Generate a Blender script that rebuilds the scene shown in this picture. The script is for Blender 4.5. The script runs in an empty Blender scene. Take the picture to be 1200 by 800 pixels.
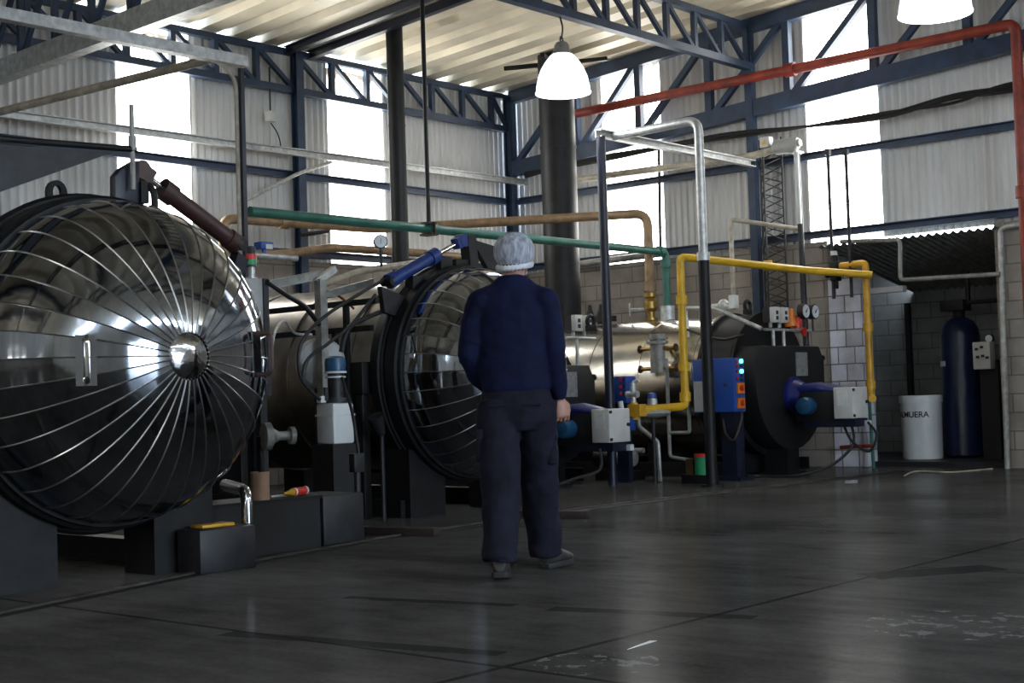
import bpy, bmesh, math, random
from mathutils import Vector, Matrix
random.seed(7)
PI = math.pi
scn = bpy.context.scene
COL = scn.collection
# ------------------------------------------------------------------ camera
F = 1650.0
YAW, PITCH, ROLL = math.radians(41.4), math.radians(2.33), math.radians(1.85)
CAM = Vector((0, 0, .92))
_cy, _sy, _cp, _sp = math.cos(YAW), math.sin(YAW), math.cos(PITCH), math.sin(PITCH)
_f = Vector((-_sy*_cp, _cy*_cp, _sp)); _r = Vector((_cy, _sy, 0)); _d = _f.cross(_r)
_c, _s = math.cos(ROLL), math.sin(ROLL)
RT, DN, FW = _c*_r + _s*_d, -_s*_r + _c*_d, _f
def P(px, py, **k):
    """point seen at a pixel of the photograph, on the plane x=, y= or z="""
    d = RT*((px-600)/F) + DN*((py-400)/F) + FW
    (a, v), = k.items(); i = 'xyz'.index(a)
    return CAM + d*((v-CAM[i])/d[i])
cd = bpy.data.cameras.new('camera'); cam = bpy.data.objects.new('camera', cd); COL.objects.link(cam)
m3 = Matrix((RT, -DN, -FW)).transposed()
cam.matrix_world = Matrix.Translation(CAM) @ m3.to_4x4()
cd.sensor_width = 36; cd.lens = F/1200*36; cd.clip_end = 200
scn.camera = cam
scn.view_settings.view_transform = 'Standard'; scn.view_settings.look = 'None'
scn.view_settings.exposure = 0.0; scn.view_settings.gamma = 1.0; scn.view_settings.use_curve_mapping = False
# ------------------------------------------------------------------ materials
MATS = {}
def nodes(name):
    m = bpy.data.materials.new(name); m.use_nodes = True
    nt = m.node_tree; b = nt.nodes['Principled BSDF']; MATS[name] = m
    return m, nt, b
def N(nt, t, **k):
    n = nt.nodes.new(t)
    for a, v in k.items():
        if hasattr(n, a): setattr(n, a, v)
        else: n.inputs[a.replace('_', ' ')].default_value = v
    return n
def mat(name, col, rough=.5, metal=0., var=.15, scale=6., bump=0., bscale=40., spec=.5, rvar=0., stretch=None, col2=None):
    m, nt, b = nodes(name)
    L = nt.links.new
    tc = N(nt, 'ShaderNodeTexCoord'); src = tc.outputs['Object']
    if stretch:
        mp = N(nt, 'ShaderNodeMapping'); mp.inputs['Scale'].default_value = stretch; L(src, mp.inputs['Vector']); src = mp.outputs['Vector']
    no = N(nt, 'ShaderNodeTexNoise', Scale=scale, Detail=5., Roughness=.6); L(src, no.inputs['Vector'])
    rp = N(nt, 'ShaderNodeValToRGB')
    c2 = col2 or tuple(c*(1-2*var) for c in col); c1 = tuple(min(1, c*(1+var)) for c in col)
    rp.color_ramp.elements[0].color = (*[max(0, c) for c in c2], 1); rp.color_ramp.elements[1].color = (*c1, 1)
    rp.color_ramp.elements[0].position = .3; rp.color_ramp.elements[1].position = .7
    L(no.outputs['Fac'], rp.inputs['Fac']); L(rp.outputs['Color'], b.inputs['Base Color'])
    b.inputs['Roughness'].default_value = rough; b.inputs['Metallic'].default_value = metal
    b.inputs['Specular IOR Level'].default_value = spec
    if rvar:
        mr = N(nt, 'ShaderNodeMapRange'); mr.inputs['To Min'].default_value = max(.02, rough-rvar); mr.inputs['To Max'].default_value = rough+rvar
        L(no.outputs['Fac'], mr.inputs['Value']); L(mr.outputs['Result'], b.inputs['Roughness'])
    if bump:
        n2 = N(nt, 'ShaderNodeTexNoise', Scale=bscale, Detail=3.); L(src, n2.inputs['Vector'])
        bp = N(nt, 'ShaderNodeBump', Strength=bump, Distance=.02); L(n2.outputs['Fac'], bp.inputs['Height']); L(bp.outputs['Normal'], b.inputs['Normal'])
    return m
def emis(name, col, st):
    m, nt, b = nodes(name)
    b.inputs['Base Color'].default_value = (*col, 1); b.inputs['Emission Color'].default_value = (*col, 1); b.inputs['Emission Strength'].default_value = st
    return m
mat('navy', (.022, .046, .095), .45, .0, .25, 5., spec=.5)
mat('navy_dark', (.008, .011, .028), .4, .0, .2, 6.)
mat('sheet', (.60, .595, .58), .5, .1, .15, 1.3, rvar=.1, stretch=(1, 1, .25), col2=(.44, .43, .41))
mat('roof_sheet', (.74, .66, .50), .5, .15, .16, .8, rvar=.1)
mat('galv', (.56, .57, .56), .42, .5, .2, 14., rvar=.1)
mat('galv_dull', (.33, .33, .31), .55, .4, .22, 10., rvar=.1)
mat('cream_pipe', (.50, .45, .36), .5, .1, .25, 8.)
mat('black_steel', (.009, .009, .010), .5, .0, .3, 8., spec=.3)
mat('black_matte', (.006, .006, .007), .6, .0, .3, 8.)
mat('dark_grey', (.022, .022, .025), .5, .2, .25, 8.)
mat('rubber', (.012, .012, .013), .55, .0, .2, 8.)
mat('stainless', (.48, .52, .585), .07, 1., .06, 3., bump=.10, bscale=3.5, rvar=.02)
mat('seam_steel', (.60, .60, .60), .28, 1., .08, 8.)
mat('crinkled', (.66, .66, .67), .12, 1., .05, 6., bump=.55, bscale=6.)
mat('clad_dull', (.40, .36, .31), .32, 1., .2, 3., bump=.15, bscale=5., rvar=.08)
mat('clad', (.52, .485, .43), .22, 1., .12, 3., bump=.12, bscale=4., rvar=.06)
mat('chrome', (.72, .72, .72), .15, 1., .03, 6.)
mat('green_pipe', (.028, .145, .105), .45, .0, .2, 6.)
mat('yellow', (.72, .42, .012), .42, .0, .12, 7.)
mat('amber', (.62, .33, .02), .45, .0, .15, 7.)
mat('brown_pipe', (.30, .195, .105), .5, .2, .25, 7.)
mat('red_paint', (.27, .032, .015), .5, .0, .25, 5.)
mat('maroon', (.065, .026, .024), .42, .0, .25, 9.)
mat('blue_cyl', (.02, .05, .22), .4, .0, .15, 8.)
mat('blue_box', (.016, .07, .32), .4, .0, .1, 5.)
mat('burner_blue', (.009, .016, .135), .38, .0, .12, 8.)
mat('motor_blue', (.015, .08, .17), .35, .1, .12, 8.)
mat('tank_blue', (.012, .020, .066), .3, .0, .2, 5.)
mat('box_white', (.60, .59, .56), .45, .0, .08, 5.)
mat('box_grey', (.42, .42, .41), .5, .0, .08, 5.)
mat('plastic_white', (.66, .68, .67), .4, .0, .06, 4.)
mat('plate_grey', (.30, .31, .31), .45, .3, .2, 25.)
mat('dial', (.72, .76, .80), .3, .0, .03, 4.)
mat('ink', (.015, .015, .02), .5)
mat('brass', (.42, .27, .08), .35, .9, .2, 15.)
mat('tan_card', (.42, .26, .16), .6, .0, .1, 10.)
mat('red_plastic', (.58, .03, .02), .35, .0, .12, 10.)
mat('orange', (.75, .20, .015), .4, .0, .1, 8.)
mat('red_lens', (.70, .02, .02), .25); mat('green_lens', (.02, .35, .10), .25)
mat('can_green', (.03, .30, .13), .35, .0, .1, 8.)
mat('can_brown', (.08, .045, .02), .45, .0, .2, 8.)
mat('wood', (.03, .016, .013), .7, .0, .3, 6., stretch=(1, 8, 8))
mat('rust_rail', (.07, .058, .048), .55, .3, .35, 6.)
mat('paper', (.70, .70, .68), .7)
mat('sweater', (.0050, .0085, .038), .85, .0, .25, 9., bump=.35, bscale=14., spec=.2)
mat('trousers', (.0115, .0115, .0235), .85, .0, .25, 8., bump=.45, bscale=11., spec=.2)
mat('skin', (.42, .215, .155), .5, .0, .08, 20., bump=.08, bscale=90.)
mat('shoe', (.035, .033, .032), .5, .0, .25, 12.)
mat('sole', (.015, .015, .015), .7, .0, .2, 12.)
mat('hair', (.07, .06, .055), .6, .0, .3, 30., bump=.5, bscale=60.)
mat('paint', (.85, .84, .80), .8)
mat('debris', (.25, .25, .25), .6)
emis('led_green', (.12, .95, .55), 4.); emis('lamp_glow', (.93, .97, 1.), 1.5); emis('tube_glow', (1, 1, 1), 1.2)

def window_mat():
    m, nt, b = nodes('skylight_sheet')          # weathered translucent sheet, lit by the day outside
    L = nt.links.new
    tc = N(nt, 'ShaderNodeTexCoord'); no = N(nt, 'ShaderNodeTexNoise', Scale=1.6, Detail=3.)
    L(tc.outputs['Object'], no.inputs['Vector'])
    rp = N(nt, 'ShaderNodeValToRGB'); rp.color_ramp.elements[0].color = (.90, .90, .86, 1); rp.color_ramp.elements[1].color = (1, .99, .96, 1)
    L(no.outputs['Fac'], rp.inputs['Fac'])
    b.inputs['Base Color'].default_value = (.8, .8, .76, 1)
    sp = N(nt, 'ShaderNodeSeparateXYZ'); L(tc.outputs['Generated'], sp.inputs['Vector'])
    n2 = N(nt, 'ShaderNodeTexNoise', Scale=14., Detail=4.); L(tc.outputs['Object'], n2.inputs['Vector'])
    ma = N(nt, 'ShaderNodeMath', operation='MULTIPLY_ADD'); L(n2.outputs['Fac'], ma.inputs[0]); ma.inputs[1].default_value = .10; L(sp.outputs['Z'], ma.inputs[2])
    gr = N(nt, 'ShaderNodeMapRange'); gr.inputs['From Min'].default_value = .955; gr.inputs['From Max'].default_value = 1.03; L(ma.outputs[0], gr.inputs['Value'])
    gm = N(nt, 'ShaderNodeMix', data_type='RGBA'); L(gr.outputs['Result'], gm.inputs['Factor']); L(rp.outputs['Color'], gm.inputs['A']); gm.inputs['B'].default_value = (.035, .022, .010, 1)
    L(gm.outputs['Result'], b.inputs['Emission Color']); b.inputs['Emission Strength'].default_value = WIN
    b.inputs['Roughness'].default_value = .5
WIN = 10.0
window_mat()
def block_mat(name, c1, c2, mortar, bump=.5, bw=.40):
    m, nt, b = nodes(name); L = nt.links.new
    tc = N(nt, 'ShaderNodeTexCoord'); sp = N(nt, 'ShaderNodeSeparateXYZ'); L(tc.outputs['Object'], sp.inputs['Vector'])
    ad = N(nt, 'ShaderNodeMath', operation='ADD'); L(sp.outputs['X'], ad.inputs[0]); L(sp.outputs['Y'], ad.inputs[1])
    cb = N(nt, 'ShaderNodeCombineXYZ'); L(ad.outputs[0], cb.inputs['X']); L(sp.outputs['Z'], cb.inputs['Y'])
    br = N(nt, 'ShaderNodeTexBrick'); br.offset = .5
    for k, v in dict(Scale=1., Mortar_Size=.008, Mortar_Smooth=.2, Bias=-.2, Brick_Width=bw, Row_Height=.20).items(): br.inputs[k.replace('_', ' ')].default_value = v
    br.inputs['Color1'].default_value = (*c1, 1); br.inputs['Color2'].default_value = (*c2, 1); br.inputs['Mortar'].default_value = (*mortar, 1)
    L(cb.outputs['Vector'], br.inputs['Vector'])
    no = N(nt, 'ShaderNodeTexNoise', Scale=2.2, Detail=6., Roughness=.65); L(tc.outputs['Object'], no.inputs['Vector'])
    mr = N(nt, 'ShaderNodeMapRange'); mr.inputs['From Min'].default_value = .3; mr.inputs['From Max'].default_value = .7; mr.inputs['To Min'].default_value = .62; mr.inputs['To Max'].default_value = 1.15
    L(no.outputs['Fac'], mr.inputs['Value'])
    mx = N(nt, 'ShaderNodeMix', data_type='RGBA', blend_type='MULTIPLY'); mx.inputs['Factor'].default_value = 1.
    L(br.outputs['Color'], mx.inputs['A']); L(mr.outputs['Result'], mx.inputs['B']); L(mx.outputs['Result'], b.inputs['Base Color'])
    n2 = N(nt, 'ShaderNodeTexNoise', Scale=60., Detail=3.); L(tc.outputs['Object'], n2.inputs['Vector'])
    a2 = N(nt, 'ShaderNodeMath', operation='MULTIPLY_ADD'); L(n2.outputs['Fac'], a2.inputs[0]); a2.inputs[1].default_value = .25; 
    sb = N(nt, 'ShaderNodeMath', operation='SUBTRACT'); sb.inputs[0].default_value = 1.; L(br.outputs['Fac'], sb.inputs[1]); L(sb.outputs[0], a2.inputs[2])
    bp = N(nt, 'ShaderNodeBump', Strength=bump, Distance=.012); L(a2.outputs[0], bp.inputs['Height']); L(bp.outputs['Normal'], b.inputs['Normal'])
    b.inputs['Roughness'].default_value = .85
block_mat('block', (.33, .29, .25), (.27, .235, .20), (.17, .145, .12))
block_mat('block_grey', (.27, .27, .265), (.22, .22, .215), (.14, .14, .138))
block_mat('block_white', (.66, .66, .74), (.33, .33, .37), (.16, .155, .15), .5, .215)
def floor_mat():
    m, nt, b = nodes('concrete_floor'); L = nt.links.new
    tc = N(nt, 'ShaderNodeTexCoord'); O = tc.outputs['Object']
    sp = N(nt, 'ShaderNodeSeparateXYZ'); L(O, sp.inputs['Vector'])
    def M(op, a, c=None, d=None):
        n = N(nt, 'ShaderNodeMath', operation=op)
        for i, v in enumerate((a, c, d)):
            if v is None: continue
            if isinstance(v, (int, float)): n.inputs[i].default_value = v
            else: L(v, n.inputs[i])
        return n.outputs[0]
    big = N(nt, 'ShaderNodeTexNoise', Scale=.7, Detail=7., Roughness=.62); L(O, big.inputs['Vector'])
    mp = N(nt, 'ShaderNodeMapping'); mp.inputs['Scale'].default_value = (1.2, 5., 1); mp.inputs['Rotation'].default_value = (0, 0, math.radians(-41)); L(O, mp.inputs['Vector'])
    wip = N(nt, 'ShaderNodeTexNoise', Scale=1.7, Detail=6., Roughness=.65); L(mp.outputs['Vector'], wip.inputs['Vector'])
    fine = N(nt, 'ShaderNodeTexNoise', Scale=45., Detail=4.); L(O, fine.inputs['Vector'])
    mixv = M('ADD', M('MULTIPLY', big.outputs['Fac'], .62), M('ADD', M('MULTIPLY', wip.outputs['Fac'], .26), M('MULTIPLY', fine.outputs['Fac'], .12)))
    rp = N(nt, 'ShaderNodeValToRGB'); e = rp.color_ramp.elements
    e[0].position = .38; e[0].color = (.026, .0245, .023, 1); e[1].position = .64; e[1].color = (.094, .087, .081, 1)
    L(mixv, rp.inputs['Fac'])
    wob = M('MULTIPLY', M('SUBTRACT', big.outputs['Fac'], .5), .12)
    X, Y = M('ADD', sp.outputs['X'], M('MULTIPLY', wob, .25)), M('ADD', sp.outputs['Y'], M('MULTIPLY', wob, .25))
    def line(c, at, w): return M('LESS_THAN', M('ABSOLUTE', M('SUBTRACT', c, at)), w)
    j = line(X, -3.28, .016)
    j = M('MAXIMUM', j, line(Y, 3.62, .014))
    j = M('MAXIMUM', j, M('MULTIPLY', line(Y, 6.74, .014), M('GREATER_THAN', sp.outputs['X'], -3.28)))
    # damp streaks that were swept along the slab, ragged by noise
    rag = M('MULTIPLY', M('SUBTRACT', wip.outputs['Fac'], .5), .35)
    def streak(x0, y0, x1, y1, w):
        dx, dy = x1-x0, y1-y0; l = math.hypot(dx, dy); ux, uy = dx/l, dy/l
        t = M('ADD', M('MULTIPLY', M('SUBTRACT', sp.outputs['X'], x0), ux), M('MULTIPLY', M('SUBTRACT', sp.outputs['Y'], y0), uy))
        n = M('ADD', M('MULTIPLY', M('SUBTRACT', sp.outputs['X'], x0), -uy), M('MULTIPLY', M('SUBTRACT', sp.outputs['Y'], y0), ux))
        ends = M('MINIMUM', M('GREATER_THAN', t, 0.), M('LESS_THAN', t, l))
        return M('MULTIPLY', M('LESS_THAN', M('ABSOLUTE', M('ADD', n, M('MULTIPLY', rag, .25))), M('ADD', w, M('MULTIPLY', rag, .25))), ends)
    s = streak(-4.75, 3.56, -3.45, 3.80, .05)
    s = M('MAXIMUM', s, streak(-5.1, 4.52, -4.2, 4.73, .04)); s = M('MAXIMUM', s, streak(-4.0, 4.73, -3.1, 4.95, .06))
    s = M('MAXIMUM', s, streak(-3.3, 6.3, -2.9, 6.9, .12))
    mj = N(nt, 'ShaderNodeMix', data_type='RGBA'); L(M('MULTIPLY', s, .85), mj.inputs['Factor']); L(rp.outputs['Color'], mj.inputs['A']); mj.inputs['B'].default_value = (.022, .021, .02, 1)
    mk = N(nt, 'ShaderNodeMix', data_type='RGBA'); L(M('MULTIPLY', j, .8), mk.inputs['Factor']); L(mj.outputs['Result'], mk.inputs['A']); mk.inputs['B'].default_value = (.015, .014, .013, 1)
    # old flaked white paint near the joint
    fl = N(nt, 'ShaderNodeTexNoise', Scale=9., Detail=5., Roughness=.7); L(O, fl.inputs['Vector'])
    def disc(x, y, r):
        return M('LESS_THAN', M('ADD', M('POWER', M('SUBTRACT', sp.outputs['X'], x), 2.), M('POWER', M('SUBTRACT', sp.outputs['Y'], y), 2.)), r*r)
    pf = M('MULTIPLY', M('MAXIMUM', disc(-3.05, 3.85, .22), disc(-2.35, 5.2, .35)), M('GREATER_THAN', fl.outputs['Fac'], .56))
    mp2 = N(nt, 'ShaderNodeMix', data_type='RGBA'); L(M('MULTIPLY', pf, .35), mp2.inputs['Factor']); L(mk.outputs['Result'], mp2.inputs['A']); mp2.inputs['B'].default_value = (.3, .3, .3, 1)
    bp = N(nt, 'ShaderNodeBump', Strength=.10, Distance=.008); L(mixv, bp.inputs['Height'])
    di = N(nt, 'ShaderNodeBsdfDiffuse', Roughness=.6); L(mp2.outputs['Result'], di.inputs['Color']); L(bp.outputs['Normal'], di.inputs['Normal'])
    gl = N(nt, 'ShaderNodeBsdfGlossy', Roughness=.17); gl.inputs['Color'].default_value = (.85, .86, .86, 1); L(bp.outputs['Normal'], gl.inputs['Normal'])
    lw = N(nt, 'ShaderNodeLayerWeight', Blend=.5); fac = M('MULTIPLY', M('POWER', lw.outputs['Facing'], 14.), M('MULTIPLY', M('ADD', mixv, -.12), 1.6))
    ms = N(nt, 'ShaderNodeMixShader'); L(fac, ms.inputs[0]); L(di.outputs[0], ms.inputs[1]); L(gl.outputs[0], ms.inputs[2])
    nt.nodes.remove(b); L(ms.outputs[0], nt.nodes['Material Output'].inputs['Surface'])
floor_mat()
def net_mat():
    m, nt, b = nodes('net_cloth'); L = nt.links.new
    tc = N(nt, 'ShaderNodeTexCoord'); mp = N(nt, 'ShaderNodeMapping'); mp.inputs['Scale'].default_value = (60, 60, 14); L(tc.outputs['Object'], mp.inputs['Vector'])
    no = N(nt, 'ShaderNodeTexNoise', Scale=1., Detail=3.); L(mp.outputs['Vector'], no.inputs['Vector'])
    mr = N(nt, 'ShaderNodeMapRange'); mr.inputs['From Min'].default_value = .35; mr.inputs['From Max'].default_value = .65; mr.inputs['To Min'].default_value = .35; mr.inputs['To Max'].default_value = .78
    L(no.outputs['Fac'], mr.inputs['Value']); L(mr.outputs['Result'], b.inputs['Alpha'])
    b.inputs['Base Color'].default_value = (.60, .65, .76, 1); b.inputs['Roughness'].default_value = .8
net_mat()
mat('net_band', (.78, .80, .86), .8, bump=.5, bscale=70.)
# ------------------------------------------------------------------ geometry helpers
W = {}
def V(*a): return Vector(a[0]) if len(a) == 1 else Vector(a)
class MB:
    def __init__(s): s.b = bmesh.new(); s.m = 0
    def face(s, vs):
        try: f = s.b.faces.new(vs); f.material_index = s.m; return f
        except ValueError: return None
    def hull(s, ring0, ring1):
        a = [s.b.verts.new(p) for p in ring0]; c = [s.b.verts.new(p) for p in ring1]; n = len(a)
        for i in range(n): s.face((a[i], a[(i+1) % n], c[(i+1) % n], c[i]))
        s.face(a[::-1]); s.face(c); return s
    def box(s, c, size, rz=0, R=None):
        c = V(c); h = V(size)/2; R = R or Matrix.Rotation(rz, 3, 'Z')
        q = lambda x, y, z: c + R @ Vector((x*h.x, y*h.y, z*h.z))
        return s.hull([q(-1, -1, -1), q(1, -1, -1), q(1, 1, -1), q(-1, 1, -1)], [q(-1, -1, 1), q(1, -1, 1), q(1, 1, 1), q(-1, 1, 1)])
    def bb(s, x0, x1, y0, y1, z0, z1): return s.box(((x0+x1)/2, (y0+y1)/2, (z0+z1)/2), (abs(x1-x0), abs(y1-y0), abs(z1-z0)))
    def frame(s, d, up=(0, 0, 1)):
        d = V(d).normalized(); up = V(up)
        if abs(d.dot(up)) > .98: up = Vector((1, 0, 0))
        u = d.cross(up).normalized(); v = u.cross(d).normalized(); return u, v
    def beam(s, p0, p1, poly, up=(0, 0, 1)):
        p0, p1 = V(p0), V(p1); u, v = s.frame(p1-p0, up)
        return s.hull([p0+u*a+v*b for a, b in poly], [p1+u*a+v*b for a, b in poly])
    def bar(s, p0, p1, w, h, up=(0, 0, 1)):
        return s.beam(p0, p1, [(-w/2, -h/2), (w/2, -h/2), (w/2, h/2), (-w/2, h/2)], up)
    def ibeam(s, p0, p1, w, h, t=.012):
        return s.bar(V(p0)+V(0, 0, h/2-t/2), V(p1)+V(0, 0, h/2-t/2), w, t).bar(V(p0)-V(0, 0, h/2-t/2), V(p1)-V(0, 0, h/2-t/2), w, t).bar(p0, p1, t, h-2*t)
    def chan(s, p0, p1, w, h, t=.01, side=1):
        w2, h2 = w/2*side, h/2
        poly = [(-w2, -h2), (w2, -h2), (w2, -h2+t), (-w2+t*side, -h2+t), (-w2+t*side, h2-t), (w2, h2-t), (w2, h2), (-w2, h2)]
        return s.beam(p0, p1, poly)
    def tube(s, pts, r, n=10, fillet=0., cap=True):
        pts = [V(p) for p in pts]
        if fillet:
            out = [pts[0]]
            for i in range(1, len(pts)-1):
                a, b, c = pts[i-1], pts[i], pts[i+1]
                d0, d1 = (a-b), (c-b); f = min(fillet, d0.length*.49, d1.length*.49)
                q0, q1 = b+d0.normalized()*f, b+d1.normalized()*f
                for k in range(7):
                    t = k/6; out.append(q0*(1-t)**2+b*2*t*(1-t)+q1*t*t)
            out.append(pts[-1]); pts = out
        rs = r if isinstance(r, (list, tuple)) else [r]*len(pts)
        prev = None; u = None
        for i, p in enumerate(pts):
            d = (pts[min(i+1, len(pts)-1)]-pts[max(i-1, 0)]).normalized()
            if u is None: u, v = s.frame(d)
            else:
                u = (u-d*u.dot(d)).normalized(); v = d.cross(u)
                v = -v if False else v
            ww = d.cross(u).normalized()
            ring = [s.b.verts.new(p+(u*math.cos(2*PI*k/n)+ww*math.sin(2*PI*k/n))*rs[i]) for k in range(n)]
            if prev:
                for k in range(n): s.face((prev[k], prev[(k+1) % n], ring[(k+1) % n], ring[k]))
            elif cap: s.face(ring[::-1])
            prev = ring
        if cap: s.face(prev)
        return s
    def curve(s, pts, r, n=8, sub=8, cap=True):
        pts = [V(p) for p in pts]; o = []
        for i in range(len(pts)-1):
            a, b, c, d = pts[max(i-1, 0)], pts[i], pts[i+1], pts[min(i+2, len(pts)-1)]
            for k in range(sub):
                t = k/sub; o.append(.5*((2*b)+(c-a)*t+(2*a-5*b+4*c-d)*t*t+(3*b-a-3*c+d)*t**3))
        o.append(pts[-1]); return s.tube(o, r, n, cap=cap)
    def cyl(s, p0, p1, r0, r1=None, n=24):
        p0, p1 = V(p0), V(p1); r1 = r0 if r1 is None else r1; u, v = s.frame(p1-p0)
        f = lambda p, r: [p+(u*math.cos(2*PI*k/n)+v*math.sin(2*PI*k/n))*r for k in range(n)]
        return s.hull(f(p0, r0), f(p1, r1))
    def lathe(s, prof, o, d=(0, 0, 1), n=32, fr=None):
        o, d = V(o), V(d).normalized(); u, v = fr or s.frame(d); prev = None
        for a, r in prof:
            if r < 1e-5: ring = [s.b.verts.new(o+d*a)]
            else: ring = [s.b.verts.new(o+d*a+(u*math.cos(2*PI*k/n)+v*math.sin(2*PI*k/n))*r) for k in range(n)]
            if prev:
                for k in range(n):
                    k2 = (k+1) % n
                    if len(prev) == 1 and len(ring) > 1: s.face((prev[0], ring[k2], ring[k]))
                    elif len(ring) == 1 and len(prev) > 1: s.face((prev[k], prev[k2], ring[0]))
                    elif len(ring) > 1: s.face((prev[k], prev[k2], ring[k2], ring[k]))
            prev = ring
        return s
    def ell(s, c, r, n=20, m=12, R=None):
        c = V(c); R = R or Matrix.Identity(3); rr = V(r) if not isinstance(r, (int, float)) else V(r, r, r); prev = None
        for j in range(m+1):
            t = PI*j/m; z, q = -math.cos(t), math.sin(t)
            ring = [s.b.verts.new(c+R @ Vector((0, 0, z*rr.z)))] if j in (0, m) else [s.b.verts.new(c+R @ Vector((rr.x*q*math.cos(2*PI*k/n), rr.y*q*math.sin(2*PI*k/n), rr.z*z))) for k in range(n)]
            if prev:
                for k in range(n):
                    k2 = (k+1) % n
                    if len(prev) == 1: s.face((prev[0], ring[k2], ring[k]))
                    elif len(ring) == 1: s.face((prev[k], prev[k2], ring[0]))
                    else: s.face((prev[k], prev[k2], ring[k2], ring[k]))
            prev = ring
        return s
    def prism(s, poly, off):
        off = V(off); return s.hull([V(p) for p in poly], [V(p)+off for p in poly])
    def ring(s, c, d, R, r, n=36, m=8):
        c, d = V(c), V(d).normalized(); u, v = s.frame(d); vs = []
        for i in range(n):
            a = 2*PI*i/n; e = u*math.cos(a)+v*math.sin(a)
            vs.append([s.b.verts.new(c+e*(R+r*math.cos(2*PI*k/m))+d*r*math.sin(2*PI*k/m)) for k in range(m)])
        for i in range(n):
            for k in range(m): s.face((vs[i][k], vs[(i+1) % n][k], vs[(i+1) % n][(k+1) % m], vs[i][(k+1) % m]))
        return s
    def loft(s, rings, n=20):
        prev = None
        for c, u, v in rings:
            c, u, v = V(c), V(u), V(v)
            ring = [s.b.verts.new(c+u*math.cos(2*PI*k/n)+v*math.sin(2*PI*k/n)) for k in range(n)]
            if prev:
                for k in range(n): s.face((prev[k], prev[(k+1) % n], ring[(k+1) % n], ring[k]))
            else: s.face(ring[::-1])
            prev = ring
        s.face(prev); return s
    def build(s, name, mats, parent=None, bevel=0., sharp=.6, loc=None, xf=None):
        b = s.b
        if xf is not None: bmesh.ops.transform(b, matrix=xf, verts=b.verts)
        bmesh.ops.recalc_face_normals(b, faces=b.faces)
        if bevel:
            es = [e for e in b.edges if len(e.link_faces) == 2 and e.calc_face_angle(0) > sharp]
            bmesh.ops.bevel(b, geom=es, offset=bevel, segments=2, profile=.5, affect='EDGES', clamp_overlap=True)
        for f in b.faces: f.smooth = True
        for e in b.edges:
            if len(e.link_faces) == 2 and e.calc_face_angle(0) > sharp: e.smooth = False
        xs = [v.co for v in b.verts]
        if loc is None:
            lo = [min(v[i] for v in xs) for i in range(3)]; hi = [max(v[i] for v in xs) for i in range(3)]
            loc = Vector(((lo[0]+hi[0])/2, (lo[1]+hi[1])/2, lo[2]))
        loc = V(loc)
        for v in b.verts: v.co -= loc
        me = bpy.data.meshes.new(name); b.to_mesh(me); b.free()
        for mm in ([mats] if isinstance(mats, str) else mats): me.materials.append(MATS[mm])
        o = bpy.data.objects.new(name, me); COL.objects.link(o)
        W[o.name] = loc.copy()
        if parent is not None: o.parent = parent; o.location = loc - W[parent.name]
        else: o.location = loc
        return o
def tag(o, label, cat, group=None):
    o['label'] = label; o['category'] = cat
    if group: o['group'] = group
    return o
def thing(name, label, cat, loc, group=None):
    o = bpy.data.objects.new(name, None); COL.objects.link(o); o.location = V(loc); o.empty_display_size = .1
    W[o.name] = V(loc); return tag(o, label, cat, group)
def struct(o): o['kind'] = 'structure'; return o
# ------------------------------------------------------------------ the shell
LX, RY = -13.07, 14.91            # left (eave) wall, right (gable) wall
RIDGE, EX, BY = -1.0, 5.0, -9.0
def roofz(x): return 5.22+.06*((x-LX) if x < RIDGE else (RIDGE-LX)-(x-RIDGE))
b = MB(); b.m = 0
v = [b.b.verts.new(p) for p in ((LX-.2, BY-.2, 0), (EX+.2, BY-.2, 0), (EX+.2, RY+.35, 0), (LX-.2, RY+.35, 0))]; b.face(v)
struct(b.build('floor', 'concrete_floor', loc=(0, 0, 0)))
WX_R = [(-11.45, -10.48), (-8.37, -7.43)]; WY_L = [(8.55, 9.50), (11.55, 12.49)]
PITCH_W, AMP = .095, .013
def corr(b, along, a0, a1, z0, ztop, const, out):
    """corrugated sheet on a wall: along 'x' or 'y' from a0 to a1; ztop a function"""
    n = max(6, int(round((a1-a0)/PITCH_W))*6); prev = None
    for i in range(n+1):
        a = a0+(a1-a0)*i/n; w = const+out*AMP*math.sin(2*PI*a/PITCH_W); z1 = ztop(a)
        pts = [(a, w, z0), (a, w, z1)] if along == 'x' else [(w, a, z0), (w, a, z1)]
        vs = [b.b.verts.new(p) for p in pts]
        if prev: b.face((prev[0], vs[0], vs[1], prev[1]))
        prev = vs
ZB = 2.66                                           # top of the block wall
def segs(a0, a1, holes):
    o = []; x = a0
    for h0, h1 in sorted(holes):
        o.append((x, h0)); x = h1
    o.append((x, a1)); return o
AX0, AX1 = -7.72, -6.12                             # alcove opening in the right wall
b = MB(); b.bb(LX-.2, AX0-.42, RY, RY+.2, 0, ZB); b.bb(AX1, EX+.2, RY, RY+.2, 0, ZB)
wr = struct(b.build('wall_right', 'block', loc=(0, RY, 0)))
b = MB(); b.bb(AX0-.42, AX0, RY-.02, RY+.22, 0, 2.24); struct(b.build('trim_1', 'block_white', loc=(0, RY, 0)))
b = MB()
for a0, a1 in segs(LX, EX, WX_R+[(3.4, 4.35)]): corr(b, 'x', a0, a1, ZB-.02, lambda x: roofz(x)-.005, RY+.05, 1)
struct(b.build('wall_right_cladding', 'sheet', wr, loc=(0, RY, 0)))
b = MB(); b.bb(LX-.2, LX, BY-.2, RY+.2, 0, ZB)
wl = struct(b.build('wall_left', 'block', loc=(LX, 0, 0)))
WL = WY_L+[(-3.5, -2.55)]
b = MB()
for a0, a1 in segs(BY, RY, WL): corr(b, 'y', a0, a1, ZB-.02, lambda y: 5.215, LX-.05, -1)
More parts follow.
